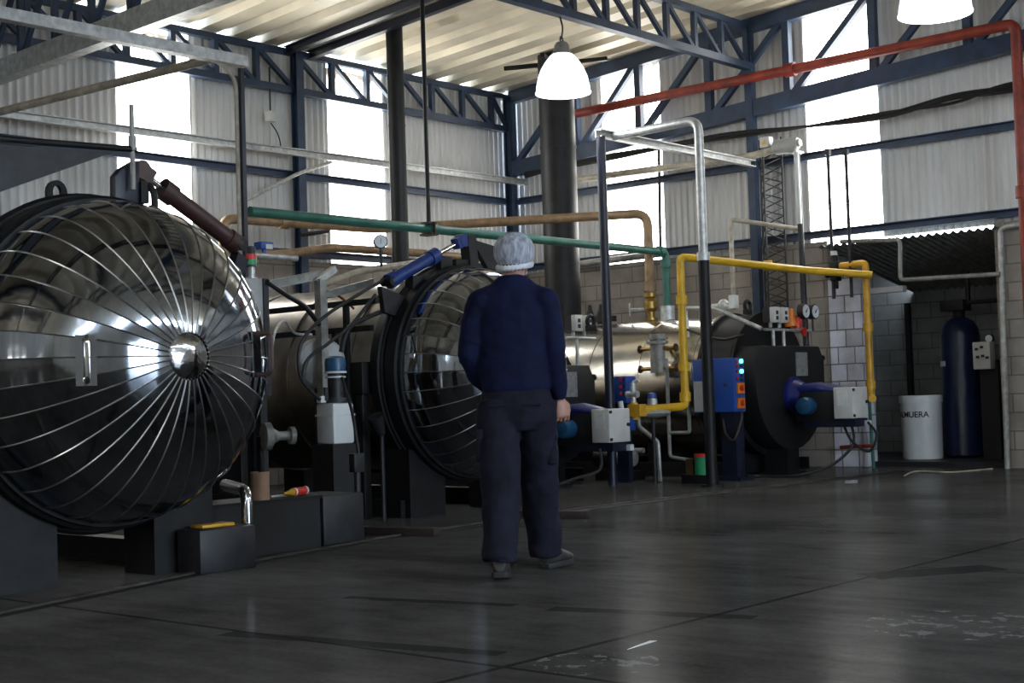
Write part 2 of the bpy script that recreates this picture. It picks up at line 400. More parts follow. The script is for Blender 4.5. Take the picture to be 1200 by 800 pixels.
struct(b.build('wall_left_cladding', 'sheet', wl, loc=(LX, 0, 0)))
wn = 0
def window(along, a0, a1, const, out, zt):
    global wn; wn += 1
    b = MB(); corr(b, along, a0, a1, ZB-.02, zt, const, out)
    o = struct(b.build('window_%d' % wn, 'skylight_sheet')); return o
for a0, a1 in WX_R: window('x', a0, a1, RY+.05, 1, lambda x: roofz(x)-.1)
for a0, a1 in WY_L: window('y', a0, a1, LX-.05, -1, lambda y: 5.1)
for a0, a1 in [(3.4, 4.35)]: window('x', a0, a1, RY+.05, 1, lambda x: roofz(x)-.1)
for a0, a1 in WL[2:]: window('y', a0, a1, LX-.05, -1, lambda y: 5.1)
# hall behind the camera, seen only in the polished steel
b = MB(); DO = (4.0, 7.3, 3.1)                       # big open door on the far side
b.bb(EX, EX+.2, BY-.2, DO[0], 0, 5.2); b.bb(EX, EX+.2, DO[1], RY+.2, 0, 5.2); b.bb(EX, EX+.2, DO[0], DO[1], DO[2], 5.2)
struct(b.build('wall_far', 'sheet', loc=(EX, 0, 0)))
ZB2, ZT2 = 1.3, 3.1
b = MB(); b.bb(LX-.2, EX+.2, BY-.2, BY, 0, ZB2)
wb = struct(b.build('wall_back', 'block', loc=(0, BY, 0)))
WB = [(-6.2, -5.25), (-4.6, -3.65), (-3.0, -2.05), (1.0, 1.95)]  # unseen windows, added to lift the walls and put a bright band in the dome
b = MB()
for a0, a1 in segs(LX, EX, WB): corr(b, 'x', a0, a1, ZB2-.02, lambda x: roofz(x)-.005, BY-.05, -1)
for a0, a1 in WB: corr(b, 'x', a0, a1, ZT2, lambda x: roofz(x)-.005, BY-.05, -1)
struct(b.build('wall_back_cladding', 'sheet', wb, loc=(0, BY, 0)))
for a0, a1 in WB:
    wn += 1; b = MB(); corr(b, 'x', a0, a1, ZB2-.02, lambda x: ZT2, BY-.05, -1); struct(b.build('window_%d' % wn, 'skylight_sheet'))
# outside yard in front of the door
b = MB(); v = [b.b.verts.new(p) for p in ((EX+.2, -6, -.02), (EX+20, -6, -.02), (EX+20, 18, -.02), (EX+.2, 18, -.02))]; b.face(v)
struct(b.build('ground', 'dark_grey', loc=(EX, 0, -.02)))
# roof: trapezoidal sheets running up the slope, pitch .45 m
b = MB()
y = BY-.3; prof = []
while y < RY+.3:
    prof += [(y, 0), (y+.235, 0), (y+.275, .075), (y+.41, .075)]; y += .45
for x0, x1 in ((LX-.25, RIDGE), (RIDGE, EX+.25)):
    prev = None
    for yy, dz in prof:
        z = lambda x: (roofz(x) if x > LX else 5.22+.06*(x-LX))+dz
        vs = [b.b.verts.new((x0, yy, z(x0))), b.b.verts.new((x1, yy, z(x1)))]
        if prev: b.face((prev[0], vs[0], vs[1], prev[1]))
        prev = vs
struct(b.build('ceiling', 'roof_sheet', loc=(0, 0, 5.2), sharp=.3))
# alcove behind the right wall
AB = 17.3
b = MB(); b.bb(AX0-.45, AX1+.3, AB, AB+.15, 0, 2.2); b.bb(AX0-1.8, AX0-.45, AB, AB+.15, 0, 2.5); b.bb(AX0-1.8, AX0-1.6, RY+.2, AB, 0, 2.5); b.bb(AX0-1.8, AX0-.45, RY+.22, AB, 2.42, 2.5); b.bb(AX1, AX1+.2, RY+.2, AB, 0, 2.5)
struct(b.build('wall_alcove', 'block_grey', loc=(0, RY, 0)))
b = MB(); b.bb(AX0-1.6, AX1, RY+.24, AB, 0, .06); b.bb(AX0, AX1, RY+.12, RY+.24, 0, .06); struct(b.build('trim_2', 'dark_grey'))
b = MB(); prev = None; n = 132
for i in range(n+1):
    x = AX0-.5+(AX1-AX0+.85)*i/n; dz = .016*math.sin(2*PI*(x-AX0)/.095)
    vs = [b.b.verts.new((x, RY-.07, 2.60+dz)), b.b.verts.new((x, AB+.1, 2.14+dz))]
    if prev: b.face((prev[0], vs[0], vs[1], prev[1]))
    prev = vs
tag(b.build('alcove_roof', 'galv_dull'), 'wavy edged corrugated canopy sheet over the dark equipment alcove', 'roof sheet')
# ------------------------------------------------------------------ steel frame
def girt(name, label, p0, p1, w=.07, h=.09, m='navy'):
    b = MB(); b.chan(p0, p1, w, h, .012)
    return tag(b.build(name, m), label, 'wall rail', 'blue wall rails')
girt('wall_girt', 'upper blue steel rail crossing the windows of the left wall', (LX+.06, BY+.1, 3.68), (LX+.06, RY-.1, 3.68))
girt('wall_girt', 'lower blue steel rail along the left wall just above the blockwork', (LX+.06, BY+.1, 2.74), (LX+.06, RY-.1, 2.74))
girt('wall_girt', 'upper blue steel rail crossing the windows of the right wall', (LX+.12, RY-.05, 3.68), (EX-.1, RY-.05, 3.68))
girt('wall_girt', 'lower blue steel rail along the right wall just above the blockwork', (LX+.12, RY-.05, 2.74), (EX-.1, RY-.05, 2.74))
def truss(label, base, bot, top, stations, cs, ch, web, diag, m='navy', kind='box', mc=None):
    """bot(a), top(a): points along the truss; stations: positions of the verticals"""
    t = thing('roof_truss', label, 'truss', base, 'blue lattice roof trusses')
    a0, a1 = stations[0], stations[-1]
    b = MB(); b.chan(bot(a0), bot(a1), cs, ch, .012) if kind == 'chan' else b.bar(bot(a0), bot(a1), cs, ch); b.build('bottom_chord', mc or m, t)
    b = MB(); b.bar(top(a0), top(a1), cs*.9, ch*.85); b.build('top_chord', m, t)
    for i, a in enumerate(stations):
        b = MB(); b.bar(bot(a), top(a), web, web, (1, .01, 0)); b.build('web_post', m, t)
        if i+1 < len(stations):
            n = stations[i+1]
            b = MB()
            if diag == 'down': b.bar(top(a), bot(n), web*.8, web*.8, (1, .01, 0))
            else: b.bar(bot(a), top(n), web*.8, web*.8, (1, .01, 0))
            b.build('web_diagonal', m, t)
    return t
sp = [10.94+.585*k for k in range(-24, 7)]+[14.8]
truss('long blue lattice truss along the top of the left wall', (LX+.08, 3, 4.6), lambda a: V(LX+.08, a, 4.70), lambda a: V(LX+.08, a, 5.155), sp, .09, .08, .065, 'down')
zb = lambda x: 4.19+.058*(x+11.87)
sx = [LX+.15, -11.75, -10.7, -9.62, -8.50, -7.38, -6.26, -5.15, -4.05, -2.95, -1.9]
truss('sloping blue lattice truss along the top of the right wall', (-8, RY-.1, 4), lambda a: V(a, RY-.12, zb(a)), lambda a: V(a, RY-.12, roofz(a)-.09), sx, .12, .2, .09, 'up')
sy = [14.72-.56*k for k in range(26)][::-1]
truss('blue lattice truss carrying the pendant lamp, running in from the right wall', (-9.02, 8, 4.8), lambda a: V(-9.02, a, 4.87), lambda a: V(-9.02, a, 5.36), sy, .10, .085, .06, 'down')
sq = [LX+.1+.62*k for k in range(19)]
truss('pale edged channel truss at the upper left over the retort', (-11, 7, 4.3), lambda a: V(a, 7.0, 4.3+.012*(a+11)), lambda a: V(a, 7.0, roofz(a)-.08), sq, .13, .20, .055, 'up', 'navy', 'box', 'galv')
for yy, l in ((10.8, 'dark blue rafter under the roof sheet, nearer of the pair by the stack'), (11.16, 'dark blue rafter under the roof sheet, farther of the pair by the stack')):
    b = MB(); b.ibeam((LX+.1, yy, roofz(LX)-.06), (RIDGE, yy, roofz(RIDGE)-.06), .08, .10); tag(b.build('roof_rafter', 'navy_dark'), l, 'rafter', 'paired roof rafters')
for x, y, l in ((LX+.12, 10.94, 'blue steel column on the left wall between the two bright windows'), (LX+.12, 14.78, 'blue steel column standing in the far corner of the hall'),
                (LX+.12, 7.0, 'blue steel column on the left wall behind the near retort')):
    b = MB(); b.ibeam((x, y, 0), (x, y, 5.15), .12, .16) if False else b.beam((x, y, 0), (x, y, 5.15), [(-.055, -.06), (.055, -.06), (.055, -.048), (.006, -.048), (.006, .048), (.055, .048), (.055, .06), (-.055, .06), (-.055, .048), (-.006, .048), (-.006, -.048), (-.055, -.048)], (1, 0, 0))
    tag(b.build('steel_column', 'navy'), l, 'column', 'blue wall columns')
b = MB(); b.bar((-9.02, RY-.14, 0.), (-9.02, RY-.14, roofz(-9.02)-.02), .10, .10); tag(b.build('steel_column', 'navy'), 'blue steel post on the right wall under the end of the roof truss', 'column', 'blue wall columns')
for yy in (3.1, -.8, -4.7):
    b = MB(); b.ibeam((LX+.1, yy, roofz(LX)-.10), (RIDGE, yy, roofz(RIDGE)-.10), .16, .18); tag(b.build('roof_rafter', 'navy_dark'), 'dark roof rafter over the near part of the hall, above the camera', 'rafter', 'rafters of the near hall')
for xx in (-5.0, -1.1):
    sz = [14.72-.7*k for k in range(31)][::-1]
    truss('dark lattice truss under the roof of the open hall floor', (xx, 4, 4.9), lambda a: V(xx, a, roofz(xx)-.62), lambda a: V(xx, a, roofz(xx)-.10), sz, .10, .09, .06, 'down', 'navy_dark')
# ------------------------------------------------------------------ chimneys
def stack(name, label, x, y, z0, r, by, bz, bR):
    t = thing(name, label, 'chimney', (x, y, z0), 'black boiler stacks')
    z1 = roofz(x)-.02
    ring = lambda q: [V(x+q*math.cos(2*PI*k/40), y+q*math.sin(2*PI*k/40), bz+math.sqrt(bR**2-(y+q*math.sin(2*PI*k/40)-by)**2)+.008) for k in range(40)]
    top = lambda q, z: [V(x+q*math.cos(2*PI*k/40), y+q*math.sin(2*PI*k/40), z) for k in range(40)]
    b = MB(); b.hull(ring(r), top(r, z1)); b.build('flue_pipe', 'black_steel', t)
    b = MB(); b.hull(ring(r*1.3), [p+V(0, 0, .03) for p in ring(r*1.3)]); b.build('flange', 'black_steel', t)
    for zz in (2.6, 4.1):
        b = MB(); b.cyl((x, y, zz), (x, y, zz+.03), r*1.03, n=40); b.build('joint_band', 'black_steel', t)
    return t
stack('boiler_stack', 'slim black boiler stack rising by the second bright window', -11.63, 11.3, 1.62, .098, 11.15, .88, .706)
st = stack('boiler_stack', 'thick black boiler stack rising behind the pendant lamp', -11.36, 13.9, 1.68, .228, 13.56, 1.0, .786)
zr = roofz(-11.36)-.12
for k, d in enumerate((V(.72, .35, 0), V(-.35, .72, 0))):
    b = MB(); b.bar(V(-11.36, 13.9, zr)-d*.85+V(0, 0, -.04*k), V(-11.36, 13.9, zr)+d*.85+V(0, 0, -.04*k), .05, .05); b.build('support_bar', 'black_steel', st)
# ------------------------------------------------------------------ pipes
def pipe(name, label, pts, r, m, fillet=.12, n=12, cat='pipe', collars=(), group=None, cm=None):
    t = tag(None or MB().tube(pts, r, n, fillet).build(name, m), label, cat, group)
    for c in collars:
        c0, d = V(c[0]), V(c[1]).normalized(); b = MB(); b.cyl(c0-d*r*1.1, c0+d*r*1.1, r*1.4, n=14); b.build('coupling', cm or m, t)
    return t
X, Y, Z = (1, 0, 0), (0, 1, 0), (0, 0, 1)
gx = -9.54; gz = 2.585
pipe('green_water_pipe', 'long green pipe crossing the hall and dropping to the far boiler', [(gx, 7.5, gz), (gx, 13.6, gz), (gx, 13.6, 1.93)], .045, 'green_pipe', .07, collars=[((gx, 9.7, gz), Y), ((gx, 13.5, gz), Y), ((gx, 13.6, 2.45), Z)])
t = thing('hanger_rod', 'black threaded hanger rod holding up the long green pipe', 'rod', (gx, 9.66, gz))
b = MB(); b.cyl((gx, 9.66, gz+.05), (gx, 9.66, roofz(gx)-.01), .022, n=10); b.build('rod', 'black_steel', t)
b = MB(); b.box((gx, 9.66, gz+.055), (.12, .10, .02)); b.box((gx, 9.66, gz-.055), (.16, .10, .02)); b.bar((gx-.065, 9.66, gz-.06), (gx-.065, 9.66, gz+.06), .015, .05); b.bar((gx+.065, 9.66, gz-.06), (gx+.065, 9.66, gz+.06), .015, .05); b.build('clamp', 'maroon', t)
pipe('steam_pipe', 'brown lagged steam pipe from the left wall over to the far boiler', [(-12.5, 9.45, 2.3), (-12.5, 9.45, 3.0), (-12.5, 11.75, 3.04), (-9.78, 13.6, 3.07), (-9.78, 13.6, 2.118)], .055, 'brown_pipe', .16, 14, collars=[((-12.5, 10.3, 3.015), Y), ((-9.78, 13.6, 2.20), Z)])
pipe('condensate_pipe', 'lower brown pipe on the left wall under the steam pipe', [P(296, 299, x=-12.3), P(340, 297, x=-12.4), P(386, 290, x=-12.45), P(500, 297, x=-12.45), P(560, 303, x=-12.45)], .05, 'brown_pipe', .1)
pipe('brown_wall_pipe', 'brown pipe with upturned end on the right wall under the bright window', [P(640, 313, y=14.7), P(680, 309, y=14.7), P(775, 297, y=14.7)], .045, 'galv_dull', .1)
b = MB(); b.chan(P(-20, 130, x=-12.85), P(632, 216, x=-12.85), .07, .085, .012); tag(b.build('cable_tray', 'galv'), 'grey galvanised cable tray along the left wall across both windows', 'cable tray')
# post with channel and beam (upper left)
px_ = -9.4; py_ = P(284, 150, x=px_).y; pz_ = P(262, 68, x=px_).z
t = thing('conduit_post', 'tall slim post with a galvanised channel arm behind the near retort', 'post', (px_, py_, 0))
b = MB(); b.bar((px_, py_, 0), (px_, py_, pz_-.06), .038, .038); b.build('post', 'navy_dark', t)
b = MB(); b.tube([(px_-.03, py_-.03, 0.1), (px_-.03, py_-.03, pz_-.12), (px_-.02, py_-.3, pz_)], .019, 10, .15); b.build('conduit', 'cream_pipe', t)
b = MB(); b.chan((px_, 2.0, pz_+.01), (px_, py_+.05, pz_), .09, .09, .012, -1); b.build('channel_arm', 'galv', t)
pipe('cream_pipe', 'cream pipe slanting from the left edge up to the slim post', [P(-60, 146, x=LX+.05), P(245, 70, x=px_-.06)], .038, 'cream_pipe', .1)
# pipe frame around the boilers
_l = P(713, 420, y=11.5); lf, rf = V(_l.x, 11.5, 0), V(-7.72, 11.65, 0)
t = thing('pipe_gantry', 'tall pipe frame of two uprights in front of the boilers', 'frame', (-8.2, 11.5, 0))
b = MB(); b.tube([lf, lf+V(0, 0, 3.60)], .048, 14); b.build('upright', 'navy_dark', t)
b = MB(); b.chan(lf+V(0, -.04, 3.63), (lf.x-.02, RY-.42, 3.63), .08, .08, .01); b.build('channel_arm', 'galv', t)
b = MB(); b.tube([rf+V(0, 0, 2.2), rf+V(0, 0, 3.62), V(lf.x+.02, 11.70, 3.62)], .045, 14, .13); b.build('cross_pipe', 'galv', t)
b = MB(); b.tube([rf, rf+V(0, 0, 2.25)], .058, 16); b.build('upright', 'black_steel', t)
b = MB(); b.cyl(rf, rf+V(0, 0, .02), .11, n=20); b.build('foot_plate', 'black_steel', t)
b = MB(); b.cyl(rf+V(0, 0, 2.22), rf+V(0, 0, 2.30), .066, n=18); b.build('collar', 'galv', t)
pipe('white_rail_pipe', 'pale pipe running along the right wall behind the pipe frame', [P(672, 211, y=14.5), P(880, 183, y=14.5), P(938, 167, y=14.5)], .045, 'cream_pipe', .05)
pipe('red_fire_pipe', 'red fire pipe rising across the right wall and dropping at the frame edge', [(-11.6, 14.5, 4.66), (-5.62, 14.5, 4.67), (-5.62, 14.5, .05)], .058, 'red_paint', .1, 14, collars=[((-8.3, 14.5, 4.665), X), ((-5.62, 14.5, 2.9), Z)])
b = MB()
for k in range(5):
    o = [V(0, 0, .03*math.sin(k*2.2)), V(0, 0, -.03*math.cos(k*1.7))]
    b.curve([V(-12.6, 14.66+.012*k, 4.0)+o[0], V(-11.2, 14.66, 4.04)+o[1], V(-9.4, 14.66+.01*k, 4.06)+o[0], V(-8.2, 14.66, 4.0), V(-7.25, 14.66+.01*k, 3.98)+o[1], V(-6.4, 14.66, 4.03)+o[0]*1.6, V(-5.7, 14.66+.01*k, 4.05)+o[1]*1.5, V(-4.0, 14.66, 4.05)], .019, 6)
tag(b.build('cable_bundle', 'rubber'), 'black cable bundle sagging along the right wall across the big window', 'cable')
# lattice mast on the right wall
t = thing('lattice_mast', 'slim triangular lattice mast standing against the right wall', 'mast', (-8.75, 14.66, 0))
legs = [V(-8.9, 14.74, 0), V(-8.60, 14.74, 0), V(-8.75, 14.56, 0)]
for l in legs:
    b = MB(); b.cyl(l, l+V(0, 0, 3.95), .014, n=8); b.build('leg', 'dark_grey', t)
b = MB()
for i in range(3):
    p, q = legs[i], legs[(i+1) % 3]
    for k in range(19):
        z = .1+k*.2; b.cyl(p+V(0, 0, z), q+V(0, 0, z+.1), .007, n=6); b.cyl(q+V(0, 0, z+.1), p+V(0, 0, z+.2), .007, n=6)
b.build('lacing', 'dark_grey', t)
# flood lamp, junction box by the mast
t = thing('flood_lamp', 'oblong unlit wall lamp beside the lattice mast', 'lamp', P(922, 178, y=14.6))
c = P(921, 171, y=14.5); b = MB(); b.loft([(c+V(-.17, 0, 0), (0, .05, 0), (0, 0, .055)), (c+V(-.13, 0, 0), (0, .09, 0), (0, 0, .09)), (c+V(.10, 0, 0), (0, .10, 0), (0, 0, .09)), (c+V(.16, 0, .01), (0, .06, 0), (0, 0, .07))]); b.build('housing', 'box_grey', t)
b = MB(); b.box(c+V(0, .2, -.05), (.05, .35, .04)); b.build('bracket', 'galv', t)
t = thing('junction_box', 'small pale junction box with a yellow warning sticker on the lattice mast', 'box', P(898, 172, y=14.52))
c = P(898, 167, y=14.5); b = MB(); b.box(c, (.13, .10, .13)); b.build('body', 'box_white', t, .008)
b = MB(); b.prism([c+V(-.03, -.055, -.03), c+V(.03, -.055, -.03), c+V(0, -.055, .03)], (0, .006, 0)); b.build('sticker', 'yellow', t)
# vertical conduits of the right wall
pipe('wall_conduit', 'dark conduit with a white upper end running down the wall left of the alcove', [P(934, 180, y=14.55), P(937, 240, y=14.55), V(P(941, 300, y=14.55).x, 14.55, .4)], .035, 'dark_grey', .05)
b = MB(); b.tube([P(933, 178, y=14.5), P(937, 262, y=14.5)], .03, 10); tag(b.build('white_conduit', 'plastic_white'), 'short white conduit below the oblong wall lamp', 'pipe')
for a, l in ((970, 'first thin black rod crossing the big right window, left of two'), (991, 'second thin black rod crossing the big right window, right of two')):
    p = P(a, 178, y=14.6); b = MB(); b.tube([p, V(p.x, 14.6, 1.95)], .02, 8); b.box(p, (.06, .05, .07)); tag(b.build('vent_rod', 'dark_grey'), l, 'rod', 'thin rods at the right window')
q0 = P(856, 257, y=14.2)
pipe('sample_pipe', 'thin cream bent pipe above the far boiler shell', [V(q0.x, 14.2, 2.0), q0, P(935, 268, y=14.62)], .028, 'cream_pipe', .06, 10)
pipe('window_side_conduit', 'thin grey conduit beside the bright window above the lagged pipe', [P(775, 172, y=14.8), P(772, 168, y=14.8), P(774, 298, y=14.8)], .02, 'dark_grey', .03, 8)
# ------------------------------------------------------------------ pendant lamps
def lamp(label, c, d, up):
    t = thing('pendant_lamp', label, 'lamp', c, 'lit bell pendant lamps')
    c = V(c); r = d/2; h = d*.80
    prof = [(0, r*1.02), (.02*d, r*1.03), (.03*d, r), (.12*d, r*.985), (.3*d, r*.91), (.45*d, r*.79), (.58*d, r*.63), (.68*d, r*.47), (.74*d, r*.33)]
    b = MB(); b.lathe(prof, c, n=40); b.build('shade', 'lamp_glow', t)
    b = MB(); b.lathe([(.70*d, r*.40), (.74*d, r*.37), (.80*d, r*.30), (.90*d, r*.26), (.94*d, r*.20), (.95*d, 0)], c, n=28); b.build('ballast_housing', 'galv_dull', t)
    b = MB(); b.ring(c+V(0, 0, .99*d), (1, .3, 0), .035, .008, 16, 6); b.curve([c+V(0, 0, 1.0*d), c+V(.02, .0, 1.0*d+up*.4), c+V(-.01, 0, 1.0*d+up*.8), c+V(0, 0, 1.0*d+up)], .009, 6); b.build('cord', 'rubber', t)
    b = MB(); b.ell(c+V(0, 0, .30*d), (.09, .09, .14), 14, 8); b.build('bulb', 'lamp_glow', t)
    ld = bpy.data.lights.new('lamp_light', 'POINT'); ld.energy = 45; ld.color = (.93, .97, 1.); ld.shadow_soft_size = .16
    lo = bpy.data.objects.new('lamp_light', ld); COL.objects.link(lo); lo.parent = t; lo.location = (0, 0, -.18)
    return t
lamp('lit white bell pendant lamp hanging in front of the thick black stack', (-9.02, 11.15, 4.03), .56, .30)
lamp('lit white bell pendant lamp cut by the top edge of the photo', P(1096, 17, z=4.03), .60, .95)
lamp('lit white bell pendant lamp over the hall floor, behind the camera', (-1.1, .8, 4.0), .56, .5)
# ------------------------------------------------------------------ retorts
def retort(o, label, R, D, blen, shell_mat, handles=True, bracket=None, lug=None):
    """o: door-ring centre.  The door faces +X, the shell runs back along -X"""
    o = V(o); cz = o.z; t = thing('autoclave_retort', label, 'autoclave', (o.x, o.y, 0), 'horizontal steam retorts')
    ax = V(1, 0, 0)
    # shell
    b = MB(); b.lathe([(-blen-.28, 0), (-blen-.25, R*.5), (-blen-.12, R*.85), (-blen, R*.95), (-.20, R*.95)], o, ax, 64, (V(0, 1, 0), V(0, 0, 1)))
    for k in range(4): b.lathe([(-.75-k*blen/4.4, R*.955), (-.75-k*blen/4.4, R*.967), (-.70-k*blen/4.4, R*.967), (-.70-k*blen/4.4, R*.955)], o, ax, 64, (V(0, 1, 0), V(0, 0, 1)))
    b.build('shell', shell_mat, t)
    b = MB(); b.lathe([(-.36, R*.95), (-.36, R*1.07), (-.26, R*1.085), (-.25, R*1.07), (-.23, R*1.065), (-.22, R*.95), (-.36, R*.95)], o, ax, 72, (V(0, 1, 0), V(0, 0, 1))); b.build('flange_ring', 'black_steel', t)
    b = MB(); b.lathe([(-.21, R*.95), (-.21, R*1.05), (-.10, R*1.05), (-.085, R*1.03), (-.05, R*1.025), (-.045, R*.97), (-.21, R*.95)], o, ax, 72, (V(0, 1, 0), V(0, 0, 1))); b.build('locking_ring', 'black_steel', t)
    # door dome made of pie-shaped gores
    NG, SUB, NM = 36, 4, 22; b = MB(); rows = []
    q = .78*PI/2
    def pt(a, j, lift=0.):
        tt = PI/2*j/NM
        x = D*math.sin(PI/2-tt) if True else 0; r = R*math.sin(tt)
        fr = (a*NG/(2*PI)) % 1.0
        ch = math.cos(PI/NG)/math.cos((fr-.5)*2*PI/NG)
        k = 1-(1-ch)*.75
        return o+V(x+lift*math.cos(tt), 0, 0)+V(0, math.cos(a), math.sin(a))*(r*k+lift*math.sin(tt))
    for g in range(NG):
        cols = []
        for i in range(SUB+1):
            a = 2*PI*(g+i/SUB)/NG; a = min(max(a, 2*PI*g/NG+1e-6), 2*PI*(g+1)/NG-1e-6)
            cols.append([b.b.verts.new(pt(a, j)) for j in range(2, NM+1)]+[b.b.verts.new(pt(a, NM)+V(-.06, 0, 0))])
        for i in range(SUB):
            for j in range(len(cols[0])-1): b.face((cols[i][j], cols[i][j+1], cols[i+1][j+1], cols[i+1][j]))
    dome = b.build('door_dome', 'stainless', t, sharp=1.0)
    b = MB()
    for g in range(NG):
        a = 2*PI*(g+1e-5)/NG; b.tube([pt(a, j, .001) for j in range(2, NM+1)]+[pt(a, NM)+V(-.05, 0, 0)], .0042, 6)
    b.build('seam_strips', 'seam_steel', dome)
    b = MB(); b.lathe([(0, .13), (.012, .128), (.03, .09), (.04, 0)], o+V(D-.028, 0, 0), ax, 32); b.build('hub_cap', 'crinkled', dome)
    def on_dome(ang, rr):        # point and outward normal
        tt = math.asin(rr); n = V(math.cos(tt)/D, math.cos(ang)*math.sin(tt)/R, math.sin(ang)*math.sin(tt)/R).normalized()
        return o+V(D*math.cos(tt), R*math.cos(ang)*math.sin(tt), R*math.sin(ang)*math.sin(tt)), n
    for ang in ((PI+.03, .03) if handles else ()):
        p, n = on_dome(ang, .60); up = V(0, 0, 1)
        b = MB(); b.tube([p+up*.11-n*.01, p+up*.11+n*.09, p-up*.11+n*.09, p-up*.11-n*.01], .013, 10, .03); b.build('handle', 'chrome' if ang > 1 else 'maroon', dome)  # maroon on the right bar paints in a reddish reflection
        b = MB(); b.box(p+n*.004, (.010, .10, .25), R=Matrix((n, V(0, 0, 1).cross(n).normalized(), n.cross(V(0, 0, 1).cross(n)).normalized())).transposed()); b.build('handle_plate', 'stainless', dome)
    # saddles
    for s_, x in ((-1, -.32), (1, -.32), (-1, -blen*.8), (1, -blen*.8)):
        b = MB(); yy = o.y+s_*.50
        b.prism([(o.x+x-.14, yy-.20, 0), (o.x+x-.14, yy+.20, 0), (o.x+x-.14, yy+.20, cz-R*.80), (o.x+x-.14, yy-.20, cz-R*.80+s_*-.08)], (.30, 0, 0)); b.build('saddle_leg', 'black_steel', t)
    b = MB(); b.bb(o.x-blen*.8-.2, o.x-.22, o.y-.75, o.y-.62, 0, .14); b.bb(o.x-blen*.8-.2, o.x-.22, o.y+.62, o.y+.75, 0, .14); b.build('base_rail', 'black_steel', t)
    if bracket:
        b = MB(); b.prism([P(px, py, x=o.x-.2) for px, py in bracket], (.06, 0, 0)); b.build('hinge_bracket', 'navy_dark', t, .008)
    if not lug: return t
    # lifting lug
    b = MB(); c = P(lug[0], lug[1], x=o.x-.5)-V(0, 0, .17)
    inner = [(c.x, c.y+.028*math.cos(2*PI*k/16), c.z+.15+.042*math.sin(2*PI*k/16)) for k in range(16)]
    # plate with an eye: outer outline bridged to the eye
    outer = [V(c.x, c.y+.062*math.cos(2*PI*k/16), c.z+.15+(.07*math.sin(2*PI*k/16) if k <= 8 else .24*math.sin(2*PI*k/16))) for k in range(16)]
    f0 = [b.b.verts.new(p) for p in outer]; f1 = [b.b.verts.new(p) for p in inner]; g0 = [b.b.verts.new(p+V(.03, 0, 0)) for p in outer]; g1 = [b.b.verts.new(V(p)+V(.03, 0, 0)) for p in inner]
    for k in range(16):
        k2 = (k+1) % 16
        b.face((f0[k], f0[k2], f1[k2], f1[k])); b.face((g0[k], g1[k], g1[k2], g0[k2])); b.face((f0[k], g0[k], g0[k2], f0[k2])); b.face((f1[k], f1[k2], g1[k2], g1[k]))
    b.build('lifting_lug', 'black_steel', t)
    return t
def ram(parent, p_rod, p_tail, r, m, rodlen):
    """hydraulic ram: rod eye at p_rod, barrel to p_tail"""
    p_rod, p_tail = V(p_rod), V(p_tail); d = (p_tail-p_rod).normalized()
    a = MB(); a.cyl(p_rod+d*rodlen, p_tail, r, n=20); a.cyl(p_rod+d*rodlen, p_rod+d*(rodlen+.09), r*1.25, n=20); a.cyl(p_tail-d*.08, p_tail, r*1.2, n=20)
    br = a.build('ram_barrel', m, parent)
    a = MB(); a.cyl(p_rod, p_rod+d*(rodlen+.01), r*.38, n=14); a.build('ram_rod', 'chrome', br)
    a = MB(); u, v = a.frame(d); a.cyl(p_rod-u*.045, p_rod+u*.045, r*1.05, n=18); a.box(p_rod+d*.05, (.07, .08, .09), R=Matrix((d, u, v)).transposed()); a.build('ram_eye', m, br)
    a = MB(); a.cyl(p_tail-u*.06, p_tail+u*.06, r*.7, n=14); a.build('ram_pin', 'black_steel', br)
O1 = V(-6.6, 4.29, 1.19)
r1 = retort(O1, 'large polished steel domed retort filling the left of the photo', .865, .63, 3.6, 'clad_dull', True, [(128, 246), (128, 207), (135, 199), (150, 190), (157, 190), (157, 246)], (64, 222))
ram(r1, P(163, 200, x=-6.86), P(278, 287, x=-6.86), .052, 'maroon', .17)
b = MB(); b.bar(P(281, 300, x=-6.88), P(270, 340, x=-6.86), .06, .10); b.build('ram_bracket', 'navy_dark', r1)
b = MB(); c = P(166, 226, x=-6.76); b.box(c, (.07, .05, .12)); b.tube([c+V(.02, .03, .05), c+V(.05, .05, 0), c+V(.05, .05, -.10)], .02, 10, .03); b.build('hinge_knuckle', 'black_steel', r1)
O2 = V(-7.9, 8.56, 1.15)
r2 = retort(O2, 'domed retort with dark flange ring standing behind the walking person', .855, .60, 3.5, 'clad_dull', False)
ram(r2, P(541, 282, x=-8.12), P(455, 330, x=-8.12), .052, 'blue_cyl', .34)
b = MB(); p = P(546, 300, x=-8.12); b.bar(P(552, 318, x=-8.12), P(548, 276, x=-8.12), .10, .10); b.prism([P(553, 280, x=-8.1), P(585, 290, x=-8.1), P(585, 318, x=-8.1), P(572, 314, x=-8.1)], (-.05, 0, 0)); b.build('hinge_arm', 'dark_grey', r2)
for px, py, sz in ((519, 309, (.1, .14, .12)), (540, 309, (.07, .18, .07)), (486, 335, (.1, .13, .16))):
    b = MB(); b.box(P(px, py, x=-8.12), sz); b.build('clamp_block', 'black_steel', r2, .01)
b = MB(); b.prism([P(442, 336, x=-8.15), P(470, 348, x=-8.15), P(462, 372, x=-8.15), P(446, 366, x=-8.15)], (.05, 0, 0)); b.build('gusset', 'dark_grey', r2)
